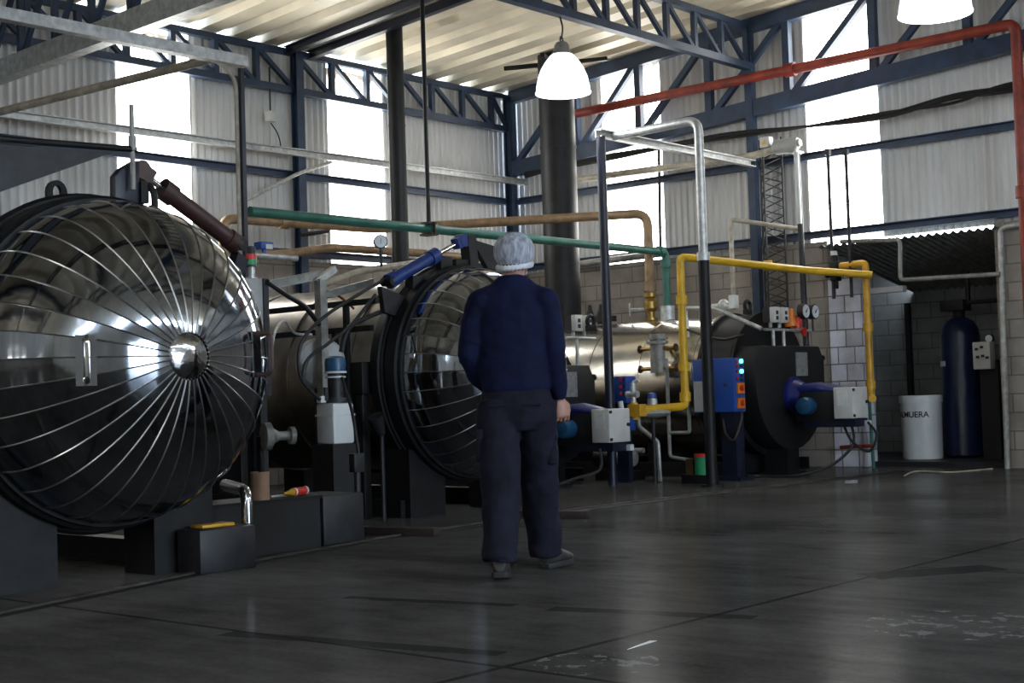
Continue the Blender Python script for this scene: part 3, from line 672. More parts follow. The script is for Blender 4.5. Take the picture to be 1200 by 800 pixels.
# davit arm with the dark triangular panel over the near retort
t = thing('davit_arm', 'dark triangular gusset arm with a slim rod over the near retort', 'arm', (-6.75, 3.0, 0))
dx = -6.70
b = MB(); b.tube([P(-70, 157, x=dx), P(159, 175, x=dx)], .018, 12); b.build('arm_tube', 'black_steel', t)
b = MB(); b.prism([P(-60, 166, x=dx), P(134, 178, x=dx), P(-60, 246, x=dx)], (-.03, 0, 0)); b.build('gusset_plate', 'dark_grey', t)
p0, p1 = P(151, 122, x=dx), P(156, 222, x=dx)
b = MB(); b.cyl((dx, p1.y, p1.z), (dx, p1.y, p0.z), .014, n=12); b.cyl((dx, p1.y, P(152, 176, x=dx).z), (dx, p1.y, P(152, 159, x=dx).z), .022, n=14); b.build('lift_rod', 'galv_dull', t)
pb = P(-70, 160, x=dx); b = MB(); b.cyl((dx, pb.y, 0), (dx, pb.y, pb.z+.1), .06, n=20); b.cyl((dx, pb.y, 0), (dx, pb.y, .02), .14, n=20); b.build('post', 'black_steel', t)
# ------------------------------------------------------------------ boilers
def boiler(label, xf, y, cz, R, blen, cov, box_len, lug):
    t = thing('steam_boiler', label, 'boiler', (xf, y, 0), 'horizontal steam boilers')
    ax = V(1, 0, 0); o = V(xf, y, cz); fr = (V(0, 1, 0), V(0, 0, 1))
    b = MB(); b.lathe([(-blen, 0), (-blen, R), (-box_len, R)], o, ax, 64, fr)
    for k in range(5):
        a = -blen+.4+k*(blen-box_len-.5)/4; b.lathe([(a, R), (a, R+.006), (a+.03, R+.006), (a+.03, R)], o, ax, 64, fr)
    b.build('shell', 'clad', t)
    b = MB(); b.lathe([(-box_len, 0), (-box_len, R*1.03), (-box_len+.03, R*1.03), (-box_len+.03, R*.985), (-.33, R*.985), (-.30, R*1.02), (-.27, R*1.02), (-.27, 0)], o, ax, 64, fr); b.build('smokebox', 'black_steel', t)
    # front cover: straight top with clipped shoulders, round bottom
    w, h = R*.94, cov
    pl = [(xf, y-w*.86, cz+h), (xf, y+w*.86, cz+h), (xf, y+w, cz+h-.16)]
    for k in range(13): a = -.10-PI*(.94)*k/12+.0; pl.append((xf, y+w*math.cos(a), cz+w*math.sin(a)))
    pl.append((xf, y-w, cz+h-.16))
    b = MB(); b.prism(pl, (-.34, 0, 0)); cv = b.build('front_cover', 'black_matte', t, .012)
    b = MB(); b.box((xf+.005, y+.22, cz+h-.20), (.012, .24, .26)); b.build('name_plate', 'plate_grey', cv)
    b = MB(); b.cyl((xf-.05, y+w+.01, cz+h-.13), (xf-.05, y+w+.05, cz+h-.13), .035, n=12); b.build('hinge', 'black_steel', cv)
    b = MB(); b.bb(xf-.30, xf-.02, y-.13, y+.13, 0, cz-R*.8); b.bb(xf-.34, xf+.02, y-.2, y+.2, 0, .03); b.build('pedestal', 'black_steel', t)
    b = MB()
    for s_ in (-1, 1): b.chan((xf-blen+.1, y+s_*.62, .09), (xf-.2, y+s_*.62, .09), .08, .14, .012, s_)
    for k in range(4): xx = xf-blen+.4+k*(blen-.9)/3; b.bb(xx-.05, xx+.05, y-.6, y+.6, .02, .14); b.bb(xx-.04, xx+.04, y-.5, y+.5, .1, cz-R*.80)
    b.build('skid', 'black_steel', t)
    c = P(lug[0], lug[1], y=y-.02); c.z = cz+R*1.03
    b = MB(); b.ring(c+V(0, 0, .07), X, .055, .022, 24, 8); b.box(c+V(0, 0, -.0), (.04, .13, .06)); b.build('lifting_lug', 'black_steel', t)
    return t
B3X, B3Y, B3Z, B3R = -7.9, 13.56, 1.0, .78
boiler('far boiler with black front cover beside the white painted pillar', B3X, B3Y, B3Z, B3R, 4.1, .40, .72, (876, 362))
B2X, B2Y, B2Z, B2R = -9.25, 11.15, .88, .70
boiler('near boiler with black front cover partly hidden by the person', B2X, B2Y, B2Z, B2R, 3.2, .37, .50, (692, 374))
def burner(label, xf, y, z, s=1.):
    t = thing('gas_burner', label, 'burner', (xf, y, z-.3), 'blue gas burners')
    b = MB(); b.lathe([(.003, .20*s), (.05, .20*s), (.06, .17*s), (.16, .13*s), (.16, 0)], (xf, y, z+.06), X, 28); b.build('mount_flange', 'burner_blue', t)
    b = MB(); b.bb(xf+.10, xf+.62, y-.13*s, y+.13*s, z-.24, z+.10); b.build('fan_housing', 'black_matte', t, .03)
    b = MB(); b.loft([((xf+.12, y, z+.11), (0, .13, 0), (0, 0, .07)), ((xf+.35, y, z+.12), (0, .13, 0), (0, 0, .075)), ((xf+.66, y, z+.085), (0, .12, 0), (0, 0, .045))]); b.build('top_cover', 'burner_blue', t)
    b = MB(); b.lathe([(0, .09*s), (.10, .10*s), (.16, .085*s), (.19, 0)], (xf+.28, y-.12*s, z-.06), (0, -1, 0), 24); b.build('fan_motor', 'motor_blue', t)
    bx = xf+.60
    b = MB(); b.bb(bx, bx+.22, y-.19, y+.15, z-.20, z+.13); cb = b.build('control_box', 'box_white', t, .008)
    b = MB()
    for yy, zz in ((y-.17, z+.10), (y-.17, z-.17)): b.cyl((bx+.22, yy, zz), (bx+.235, yy, zz), .016, n=10)
    b.cyl((bx+.22, y+.11, z-.03), (bx+.24, y+.11, z-.03), .018, n=10)
    b.build('latch', 'ink', cb)
    b = MB(); b.bb(bx+.04, bx+.16, y-.193, y-.19, z-.06, z+.10); b.build('sticker', 'paper', cb)
    b = MB(); b.bb(xf+.2, bx+.20, y-.12, y+.16, z-.29, z-.205); b.build('base_tray', 'navy_dark', t)
    b = MB(); b.bb(bx+.20, bx+.25, y+.10, y+.16, z-.29, z-.23); b.build('end_plug', 'plastic_white', t)
    return t
burner('blue burner with white control box on the far boiler by the pillar', B3X, B3Y, .80)
burner('blue burner with white control box on the near boiler beside the hand', B2X, B2Y, .66)
for (xx, yy, zz, l) in ((B3X+.7, B3Y, .52, 'black cable loop hanging from the far burner box to the floor'), (B2X+.66, B2Y-.15, .40, 'black cable loop hanging from the near burner box to the floor')):
    b = MB(); b.curve([(xx, yy, zz), (xx+.03, yy-.05, zz-.2), (xx-.12, yy-.25, .12), (xx-.4, yy-.5, .02), (xx-.8, yy-.6, .02), (xx-.84, yy-.76, .02)], .016, 8)
    tag(b.build('burner_cable', 'rubber'), l, 'cable', 'black burner cables')
b = MB(); b.curve([(B3X+.62, B3Y-.02, .52), (B3X+.72, B3Y-.05, .36), (B3X+.9, B3Y-.03, .25), (B3X+.98, B3Y, .42), (B3X+.84, B3Y+.1, .55)], .014, 8); tag(b.build('burner_cable', 'rubber'), 'short hanging cable loop below the far burner control box', 'cable', 'black burner cables')
# instrument rails on top of the boilers
def instruments(label, xf, y, z, gauges, zb):
    t = thing('instrument_rail', label, 'instruments', (xf-.45, y, z), 'boiler instrument rails')
    y0, y1 = y-.28, y+(.75 if gauges else .22)
    b = MB(); b.tube([(xf-.42, y0, z), (xf-.42, y1, z)], .016, 10); b.build('manifold', 'galv', t)
    b = MB(); b.tube([(xf-.42, y-.1, z), (xf-.42, y-.1, zb+.004)], .02, 10)
    if gauges: b.tube([(xf-.42, y+.12, z), (xf-.42, y+.12, zb+.004)], .02, 10)
    b.build('riser', 'galv', t)
    for k in (0, 1):
        yy = y-.20+k*.19
        b = MB(); b.bb(xf-.36, xf-.30, yy-.06, yy+.06, z+.07, z+.24); b.cyl((xf-.39, yy, z+.02), (xf-.39, yy, z+.08), .022, n=10); sw = b.build('pressure_switch', 'box_white', t, .006)
        b = MB(); b.bb(xf-.45, xf-.362, yy-.055, yy+.055, z+.075, z+.235); b.build('switch_back', 'ink', sw)
        b = MB(); b.bb(xf-.30, xf-.297, yy-.022, yy+.022, z+.10, z+.14); b.bb(xf-.30, xf-.297, yy-.022, yy+.022, z+.16, z+.20); b.build('scale_window', 'ink', sw)
    if gauges:
        b = MB(); b.lathe([(0, .07), (.02, .075), (.10, .045), (.2, .03)], (xf-.40, y+.26, z+.04), (0, 0, 1), 20); b.build('safety_valve', 'orange', t)
        b = MB(); b.lathe([(0, .05), (.08, .055), (.12, .03), (.13, 0)], (xf-.36, y+.32, z+.02), (0, 0, 1), 16); b.build('valve_cap', 'red_plastic', t)
        for k in (0, 1):
            c = V(xf-.38, y+.44+k*.21, z+.21)
            b = MB(); b.cyl(c, c+V(.07, 0, 0), .085, n=28); b.cyl(c+V(.03, 0, -.22), c+V(.03, 0, -.06), .012, n=8); g = b.build('pressure_gauge', 'ink', t)
            b = MB(); b.cyl(c+V(.071, 0, 0), c+V(.075, 0, 0), .073, n=28); dl = b.build('dial', 'dial', g)
            b = MB(); b.bar(c+V(.078, -.02, -.02), c+V(.078, .03, .035), .004, .008, (1, 0, 0)); b.cyl(c+V(.076, 0, 0), c+V(.08, 0, 0), .012, n=10); b.build('needle', 'ink', g)
        b = MB(); b.lathe([(0, .02), (.03, .02), (.03, .05), (.045, .05), (.045, 0)], (xf-.38, y+.44, z-.02), (1, 0, 0), 14); b.build('handwheel', 'red_plastic', t)
    return t
instruments('instrument rail with two round gauges on top of the far boiler', B3X+.27, B3Y, 1.585, True, 1.40)
_q = P(669, 396, x=B2X-.15)
instruments('instrument rail with two white pressure switches on the near boiler', B2X+.27, _q.y+.2, _q.z, False, 1.25)
# far boiler fittings
c = V(-9.54, 13.6, 0)
t = thing('water_gauge_column', 'grey water level column below the green pipe on the far boiler', 'valve', (-9.35, 12.74, 0.9))
b = MB(); b.cyl((gx, 13.6, 1.76), (gx, 13.6, 1.95), .085, n=24); b.build('pipe_sleeve', 'galv', t)
wc = P(771, 420, y=12.65); wx = wc.x
b = MB(); b.cyl((wx, 12.65, 1.15), (wx, 12.65, 1.58), .085, n=24); b.cyl((wx, 12.65, 1.47), (wx, 12.65, 1.50), .12, n=24); b.cyl((wx, 12.65, 1.52), (wx, 12.65, 1.55), .12, n=24); b.build('level_column', 'galv_dull', t)
b = MB()
for zz in (1.20, 1.42): b.cyl((wx-.25, 12.65, zz), (wx+.25, 12.65, zz), .022, n=12); b.cyl((wx, 12.65, zz), (wx, 13.0, zz), .028, n=12)
b.build('branch', 'brass', t)
b = MB()
for zz in (1.20, 1.42):
    for s_ in (-1, 1): b.ring((wx+s_*.24, 12.65, zz), X, .035, .012, 14, 6)
b.build('handwheel', 'maroon', t)
t = thing('steam_valve', 'brass steam valve under the brown lagged pipe on the far boiler', 'valve', (-9.78, 13.6, 1.75))
b = MB(); b.lathe([(0, .075), (.03, .075), (.03, .045), (.10, .045), (.14, .08), (.22, .08), (.26, .05), (.28, .075), (.32, .075), (.32, 0)], (-9.78, 13.6, 1.795), Z, 20); b.build('body', 'brass', t)
b = MB(); b.cyl((-9.78, 13.6, 1.93), (-9.98, 13.45, 1.93), .018, n=10); b.ring((-9.98, 13.45, 1.93), (-.2, -.15, 0), .07, .012, 24, 6); b.build('handwheel', 'galv', t)
pipe('bent_steam_pipe', 'thin white bent pipe rising from the far boiler shell and sloping right', [P(806, 395, y=12.9), P(803, 361, y=12.9), P(838, 361, y=12.9), P(892, 385, y=12.9)], .024, 'galv', .05, 10)
pipe('pump_hose', 'black hose sagging across the far boiler shell', [P(805, 386, y=12.85), P(830, 395, y=12.8), P(850, 398, y=12.8), P(872, 392, y=12.9)], .014, 'rubber', .05, 8)
# smaller valves on the shell top
t = thing('relief_valve', 'black relief valve pair on top of the far boiler shell', 'valve', (-10.5, 13.5, 1.74))
b = MB()
for k, xx in enumerate((-10.62, -10.45)): b.lathe([(0, .05), (.10, .06), (.18, .03), (.24, .02), (.24, 0)], (xx, 13.5, 1.79), Z, 14)
b.bar((-10.75, 13.5, 1.86), (-10.2, 13.45, 1.84), .05, .07); b.build('body', 'black_steel', t)
t = thing('feed_valve', 'pale feed valve cluster above the far boiler shell by the tall upright', 'valve', P(848, 365, y=13.6))
c = P(848, 357, y=13.6); b = MB(); b.cyl(c+V(-.15, 0, -.02), c+V(.12, 0, -.02), .04, n=14); b.ell(c, .065, 14, 8); b.cyl(c+V(0, 0, -.045), c+V(0, 0, 0), .035, n=12); b.build('body', 'galv', t)
b = MB(); b.bb(c.x+.10, c.x+.17, c.y-.05, c.y+.05, c.z-.05, c.z+.10); b.build('actuator', 'plastic_white', t)
# ------------------------------------------------------------------ yellow gas pipes
yy = 12.25
yA, yB = P(797, 303, y=yy), P(799, 476, y=yy)
pipe('yellow_gas_pipe', 'yellow gas pipe dropping behind the tall upright to the near burner', [P(1022, 322, y=14.55), P(950, 317, y=14.2), yA+V(0, 0, .02), V(yA.x, yy, yB.z), V(P(750, 482, y=11.72).x, 11.72, yB.z-.02)], .042, 'yellow', .07, 14,
     collars=[(V(yA.x, yy, 1.2), Z), (V(yA.x, yy, 1.9), Z), (V(yA.x, yy, yB.z+.1), Z), (P(900, 311, y=13.7), (V(.6, .45, 0)))])
yr = P(1014, 308, y=14.62)
pipe('amber_gas_pipe', 'amber yellow gas pipe dropping beside the pillar to the far burner', [P(985, 312, y=14.62), V(yr.x, 14.62, yr.z), V(yr.x, 14.62, .80), (B3X+.85, B3Y+.2, .80)], .042, 'amber', .05, 14, collars=[(V(yr.x, 14.62, 1.6), Z), (V(yr.x, 14.62, .95), Z)])
t = thing('gas_valve', 'black gas valve where the two yellow pipes meet on the wall', 'valve', P(979, 330, y=14.6))
c = P(979, 318, y=14.6); b = MB(); b.box(c, (.09, .12, .22)); b.cyl(c+V(0, 0, -.2), c+V(0, 0, .2), .03, n=12); b.cyl(c+V(-.12, 0, -.03), c+V(.12, 0, -.03), .04, n=12); b.build('body', 'black_steel', t, .01)
b = MB(); b.box(c+V(0, -.02, .21), (.06, .05, .05)); b.build('cap', 'plastic_white', t)
# gas train of the near boiler
t = thing('gas_train', 'yellow and blue gas valve train beside the near burner box', 'valve', P(735, 500, y=11.7))
yy = 11.70
b = MB(); b.tube([P(724, 483, y=yy), P(747, 482, y=yy)], .04, 12); b.bb(P(727, 0, y=yy).x-.05, P(727, 0, y=yy).x+.1, yy-.06, yy+.06, P(0, 490, y=yy).z if False else P(730, 488, y=yy).z, P(730, 474, y=yy).z); b.cyl(P(745, 492, y=yy), P(742, 472, y=yy), .045, n=12); b.build('valve_body', 'amber', t)
c = P(732, 497, y=yy-.05); b = MB(); b.box(c, (.20, .12, .13)); ab = b.build('actuator', 'blue_box', t, .01)
b = MB(); b.box(c+V(.04, -.065, 0), (.06, .012, .09)); b.build('red_switch', 'red_plastic', ab)
c = P(742, 462, y=yy); b = MB(); b.cyl(c+V(0, 0, -.1), c+V(0, 0, .12), .03, n=12); b.cyl(c+V(0, 0, .12), c+V(.06, .02, .14), .02, n=10); b.cyl(c+V(-.08, 0, 0), c+V(.06, 0, 0), .035, n=12); b.build('regulator', 'galv', t)
b = MB(); b.tube([P(729, 486, y=yy-.05), P(727, 470, y=yy-.05)], .028, 12); b.build('white_sleeve', 'plastic_white', t)
# gas regulator like a flat bell with blue cap
t = thing('gas_governor', 'pale bell shaped gas governor with blue cap on the yellow pipe', 'regulator', P(765, 486, y=12.0))
c = P(765, 484, y=11.95); b = MB(); b.lathe([(-.05, .05), (-.03, .16), (0, .19), (.02, .18), (.05, .08), (.06, .055), (.15, .05), (.16, 0)], c, Z, 28); b.build('body', 'galv', t)
b = MB(); b.lathe([(0, .05), (.05, .045), (.06, 0)], c+V(0, 0, .155), Z, 18); b.build('cap', 'blue_box', t)
b = MB(); b.cyl(c+V(0, 0, -.05), V(c.x, c.y, 0), .02, n=10); b.build('stem', 'dark_grey', t)
yy = 12.2
pipe('drain_pipe', 'thin galvanised drain pipe bending to the floor behind the burner box', [P(748, 489, y=yy), P(749, 500, y=yy), P(771, 518, y=yy), V(P(773, 540, y=yy).x, yy, .0)], .024, 'galv', .03, 10)
yy = 12.5
p = P(781, 420, y=yy)
pipe('thin_drop_pipe', 'thin grey drop pipe with a bottom elbow left of the blue cabinet', [p, V(p.x, yy, .24), V(p.x+.32, yy, .20)], .02, 'galv_dull', .05, 8)
q = P(808, 500, y=yy); pipe('thin_drop_pipe', 'short thin grey pipe joining the drop pipe left of the blue cabinet', [V(q.x, yy, 1.25), V(q.x, yy, .50), V(p.x, yy, .50)], .02, 'galv_dull', .04, 8)
# pumps and bits under the boilers
t = thing('feed_pump', 'small floor pump with chrome cap beneath the near burner box', 'pump', P(735, 566, z=0))
c = P(728, 563, z=0)+V(-.1, .12, 0)
b = MB(); b.bb(c.x-.25, c.x+.25, c.y-.12, c.y+.12, .0, .10); b.build('base', 'black_steel', t)
b = MB(); b.cyl(c+V(-.3, 0, .24), c+V(.05, 0, .24), .11, n=24); b.build('motor', 'dark_grey', t)
b = MB(); b.lathe([(0, .13), (.06, .14), (.10, .09), (.14, .09), (.14, 0)], c+V(.05, 0, .24), X, 24); b.build('volute', 'galv', t)
b = MB(); b.tube([c+V(.1, 0, .34), c+V(.1, 0, .62)], .04, 14); b.build('riser', 'chrome', t)
t = thing('floor_valve', 'small grey valve low on the far boiler skid', 'valve', (-9.6, 12.55, .16))
b = MB(); b.cyl((-10, 12.7, .30), (-9.3, 12.7, .30), .03, n=12); b.ell((-9.7, 12.7, .30), .07, 14, 8); b.build('body', 'galv_dull', t)
b = MB(); b.ring((-9.7, 12.62, .38), Y, .06, .012, 18, 6); b.build('handwheel', 'motor_blue', t)
# blue control cabinets
t = thing('control_cabinet', 'blue control cabinet on a dark stand with green lamps lit', 'cabinet', (-8.2, 12.6, 0))
cx0, cx1, cy0, cy1, cz0, cz1 = -8.42, -7.92, 12.42, 12.64, .71, 1.27
b = MB(); b.bb(cx0, cx1, cy0, cy1, cz0, cz1); cb = b.build('body', 'blue_box', t, .008)
for k, (zz, on) in enumerate(((1.235, 1), (1.13, 1))):
    b = MB(); b.cyl((cx1, cy0+.15, zz), (cx1+.02, cy0+.15, zz), .022, n=14); b.build('green_lamp', 'led_green', cb)
b = MB()
for zz in (1.235, 1.185, 1.13, 1.06): b.cyl((cx1, cy0+.07, zz), (cx1+.015, cy0+.07, zz), .017, n=12)
b.build('push_button', 'red_lens', cb)
b = MB()
for zz in (1.185, 1.09, 1.04, .99): b.cyl((cx1, cy0+.15, zz), (cx1+.015, cy0+.15, zz), .017, n=12)
b.build('selector', 'ink', cb)
for zz in (.955, .80):
    b = MB(); b.box((cx1+.008, cy0+.12, zz), (.016, .13, .11)); sw = b.build('isolator_switch', 'orange', cb)
    b = MB(); b.cyl((cx1+.016, cy0+.12, zz), (cx1+.03, cy0+.12, zz), .028, n=14); b.box((cx1+.035, cy0+.12, zz), (.015, .018, .06)); b.build('knob', 'red_plastic', sw)
b = MB(); b.bb(cx0+.01, cx0+.18, cy0-.006, cy0, cz0+.01, cz0+.33); b.build('document_pocket', 'box_grey', cb)
b = MB(); b.cyl((cx1-.1, cy0-.012, .99), (cx1-.1, cy0, .99), .016, n=12); b.build('lock', 'ink', cb)
b = MB(); b.bb(cx1-.2, cx1-.02, cy0+.04, cy0+.2, 0, cz0); b.bb(cx1-.3, cx1+.06, cy0-.02, cy0+.24, 0, .04); b.build('stand', 'navy_dark', t)
b = MB(); b.curve([(cx1-.2, cy0+.08, cz0), (cx1-.12, cy0+.0, .50), (cx1-.02, cy0-.0, .42), (cx1+.04, cy0+.05, .6), (cx1+.02, cy0+.1, cz0)], .016, 8); b.build('cable', 'rubber', t)
t = thing('control_cabinet', 'slim blue control panel with red buttons behind the left upright', 'cabinet', P(728, 478, y=11.9))
yy = 11.85; a, c = P(722, 441, y=yy), P(734, 472, y=yy)
b = MB(); b.bb(a.x-.1, c.x, yy, yy+.18, c.z, a.z); cb = b.build('body', 'blue_box', t, .006)
for zz in (.88, .62, .36):
    z = c.z+(a.z-c.z)*zz
    b = MB(); b.cyl((c.x-.06, yy-.012, z), (c.x-.06, yy, z), .02, n=10); b.build('push_button', 'red_lens', cb)
    b = MB(); b.cyl((c.x-.015, yy-.012, z), (c.x-.015, yy, z), .016, n=10); b.build('selector', 'ink', cb)
b = MB(); b.bb(a.x-.06, c.x-.03, yy+.05, yy+.12, 0, c.z); b.build('stand', 'navy_dark', t)
# paint can on the skid
c = P(823, 553, y=12.80); c = V(P(824, 555, y=12.75).x, 12.75, 0)
t = thing('paint_can', 'small green and red tin standing by the foot of the right upright', 'can', (c.x, 12.40, 0.0))
cc = P(822, 562, z=0.0)
cc = V(-8.05, 12.25, 0)
cc = P(821, 566, z=0); W[t.name] = cc.copy(); t.location = cc
b = MB(); b.bb(cc.x-.16, cc.x+.16, cc.y-.1, cc.y+.1, 0, .09); b.build('plinth', 'black_steel', t)
b = MB(); b.cyl(cc+V(.05, 0, .09), cc+V(.05, 0, .27), .095, n=24); b.build('body', 'can_green', t)
b = MB(); b.cyl(cc+V(.05, 0, .27), cc+V(.05, 0, .30), .098, n=24); b.build('lid', 'red_plastic', t)
b = MB(); b.box(cc+V(-.095, -.0, .17), (.09, .10, .16)); b.build('side_box', 'can_brown', t)
# ------------------------------------------------------------------ alcove equipment
t = thing('brine_drum', 'white plastic drum with lid and dark lettering in the alcove', 'drum', P(1082, 537, z=.06))
c = P(1082, 537, z=.06); 
dep = (c-CAM).dot(FW); r = 23.5*dep/F; h = 74*dep/F
b = MB(); b.lathe([(0, 0), (0, r*.94), (.02, r*.97), (h*.86, r*1.0), (h*.86, r*.97), (h*.90, r*.97)], c, Z, 40); b.build('body', 'plastic_white', t)
b = MB(); b.lathe([(h*.88, r*1.06), (h*.99, r*1.06), (h, r*1.03), (h, 0)], c, Z, 40); b.build('lid', 'plastic_white', t)
cu = bpy.data.curves.new('drum_text', 'FONT'); cu.body = 'SALMUERA'; cu.size = .095; cu.align_x = 'CENTER'; cu.extrude = .0008; cu.offset = .0018
fo = bpy.data.objects.new('tmp', cu); COL.objects.link(fo); bpy.context.view_layer.update()
me = bpy.data.meshes.new_from_object(fo.evaluated_get(bpy.context.evaluated_depsgraph_get())); bpy.data.objects.remove(fo)
bx = MB(); bx.b.from_mesh(me); hd = math.atan2(CAM.y-c.y, CAM.x-c.x)-.62
for v in bx.b.verts:                                  # wrap the word round the drum
    a = hd+v.co.x/r; rr = r*1.0+.002+v.co.z; v.co = V(c.x+rr*math.cos(a), c.y+rr*math.sin(a), c.z+h*.66+v.co.y)
bx.build('lettering', 'ink', t)
t = thing('softener_tank', 'tall dark blue softener tank with black valve head in the alcove', 'tank', (-7.06, 16.05, .06))
tx, ty, tr = -7.06, 16.05, .228
b = MB(); b.lathe([(0, 0), (0, tr*.8), (.03, tr), (1.44, tr), (1.52, tr*.93), (1.60, tr*.72), (1.65, tr*.4), (1.66, 0)], (tx, ty, .06), Z, 40); b.build('vessel', 'tank_blue', t)
b = MB(); b.cyl((tx, ty, 1.71), (tx, ty, 1.80), .07, n=20); b.bb(tx-.17, tx+.12, ty-.15, ty+.1, 1.79, 1.92); b.build('control_head', 'black_matte', t, .015)
b = MB(); b.box((tx-.15, ty-.17, 1.17), (.11, .012, .06), rz=-.7); b.build('sticker', 'paper', t)
b = MB(); b.tube([(tx+.1, ty-.05, 1.88), (tx+.55, ty-.05, 1.88), (tx+.55, ty-.05, 1.35)], .025, 10, .05); b.build('outlet_pipe', 'black_steel', t)
b = MB(); b.tube([(tx+.12, ty, 1.9), (tx+.12, ty, 2.25)], .028, 10); b.build('inlet_pipe', 'black_steel', t)
c = V(tx+.42, ty-.12, 1.44); b = MB(); b.cyl(c, c+V(0, -.05, 0), .05, n=20); g = b.build('pressure_gauge', 'ink', t)
b = MB(); b.cyl(c+V(0, -.051, 0), c+V(0, -.055, 0), .042, n=20); b.build('dial', 'dial', g)
t = thing('control_box', 'small white control box on a dark post right of the blue tank', 'box', P(1150, 545, y=15.5))
a, c = P(1139, 401, y=15.45), P(1161, 432, y=15.45)
W[t.name] = V((a.x+c.x)/2, 15.6, .06); t.location = W[t.name]
b = MB(); b.bb(a.x, c.x, 15.45, 15.6, c.z, a.z); cb = b.build('body', 'box_white', t, .01)
b = MB()
for dx2, dz in ((.05, .08), (.11, .06), (.06, .17), (.12, .16), (.17, .18)): b.box((a.x+dx2, 15.444, a.z-dz), (.035, .012, .028))
b.build('push_button', 'ink', cb)
b = MB(); b.bb(a.x+.02, c.x+.03, 15.58, 15.66, .06, c.z+.1); b.build('post', 'black_matte', t)
b = MB(); b.bb(a.x+.10, a.x+.34, 15.70, 16.2, .06, 1.05); tag(b.build('dark_locker', 'black_matte', bevel=.01), 'dark steel locker behind the small white control box in the alcove', 'cabinet')
q = P(1066, 420, y=17.2); pipe('alcove_down_pipe', 'thin dark pipe down the alcove back wall behind the drum', [V(q.x, 17.2, 2.0), V(q.x, 17.2, .1)], .045, 'black_steel', .05, 10)
a = P(1055, 281, y=14.8); c = P(1055, 328, y=14.8)
pipe('alcove_conduit', 'grey conduit loop across the top of the alcove opening', [P(985, 283, y=14.8), a, c, P(1172, 321, y=14.8)], .026, 'galv_dull', .06, 10)
p = P(1169, 268, y=14.85)
pipe('alcove_edge_pipe', 'pale blue grey pipe framing the right edge of the alcove opening', [P(1200, 262, y=14.85), P(1172, 267, y=14.85), V(P(1174, 400, y=14.85).x, 14.85, .0)], .032, 'galv', .08, 12)
b = MB(); b.bb(P(998, 341, y=14.9).x, P(1056, 341, y=14.9).x, 14.95, 15.05, P(1030, 344, y=15).z, P(1030, 337, y=15).z); tag(b.build('strip_light', 'box_grey', bevel=.006), 'unlit strip light across the upper left of the alcove', 'lamp')
pipe('green_drop_pipe', 'thin dark green pipe with a red cross piece at the foot of the pillar', [V(-7.6, 14.75, .80), V(-7.58, 14.75, .0)], .02, 'green_pipe', .04, 8)
pipe('red_low_pipe', 'short red pipe stub near the floor at the foot of the pillar', [P(985, 524, y=14.7), P(1024, 522, y=14.6)], .022, 'red_paint', .04, 8)
# ------------------------------------------------------------------ between the retorts
t = thing('switch_cabinet', 'light grey switch cabinet behind the right rim of the near retort', 'cabinet', (-8.2, 6.15, 0))
b = MB(); b.bb(-8.32, -8.0, 5.82, 6.42, 1.0, 1.84); cb = b.build('body', 'box_grey', t, .01)
for fx, fy in ((-8.28, 5.86), (-8.04, 5.86), (-8.28, 6.38), (-8.04, 6.38)):
    b = MB(); b.bb(fx-.03, fx+.03, fy-.03, fy+.03, 0, 1.0); b.build('leg', 'black_matte', t)
b = MB(); b.bb(-8.0, -7.985, 6.385, 6.43, 1.0, 1.84); b.build('door_edge', 'ink', cb)
b = MB(); b.box((-7.99, 5.9, 1.1), (.02, .03, .12)); b.build('handle', 'ink', cb)
p = P(295, 324, x=-8.05)
t = thing('signal_tower', 'red and green signal tower light on top of the grey cabinet', 'signal light', V(p.x, p.y, 1.84))
p = V(p.x, p.y, 1.84)
b = MB(); b.cyl(p, p+V(0, 0, .09), .024, n=12); b.cyl(p, p+V(0, 0, .012), .04, n=16); b.build('base', 'galv', t)
b = MB(); b.cyl(p+V(0, 0, .085), p+V(0, 0, .10), .036, n=18); b.build('collar', 'ink', t)
b = MB(); b.cyl(p+V(0, 0, .178), p+V(0, 0, .23), .032, n=18); b.build('cap', 'ink', t)
b = MB(); b.cyl(p+V(0, 0, .10), p+V(0, 0, .137), .038, n=20); b.build('green_lens', 'green_lens', t)
b = MB(); b.cyl(p+V(0, 0, .138), p+V(0, 0, .178), .038, n=20); b.build('red_lens', 'red_lens', t)
c = P(309, 288, x=-9.2)
t = thing('valve_actuator', 'blue valve actuator with white label beside the signal tower', 'valve', c-V(0, 0, .1))
b = MB(); b.box(c, (.10, .13, .06)); b.cyl(c+V(0, 0, -.1), c, .02, n=10); bo = b.build('body', 'blue_box', t, .006)
b = MB(); b.box(c+V(.052, .015, -.01), (.008, .07, .04)); b.build('label_plate', 'paper', bo)
b = MB(); b.cyl(c+V(0, -.15, -.08), c+V(0, .35, -.085), .026, n=12); b.build('pipe_stub', 'galv', t)
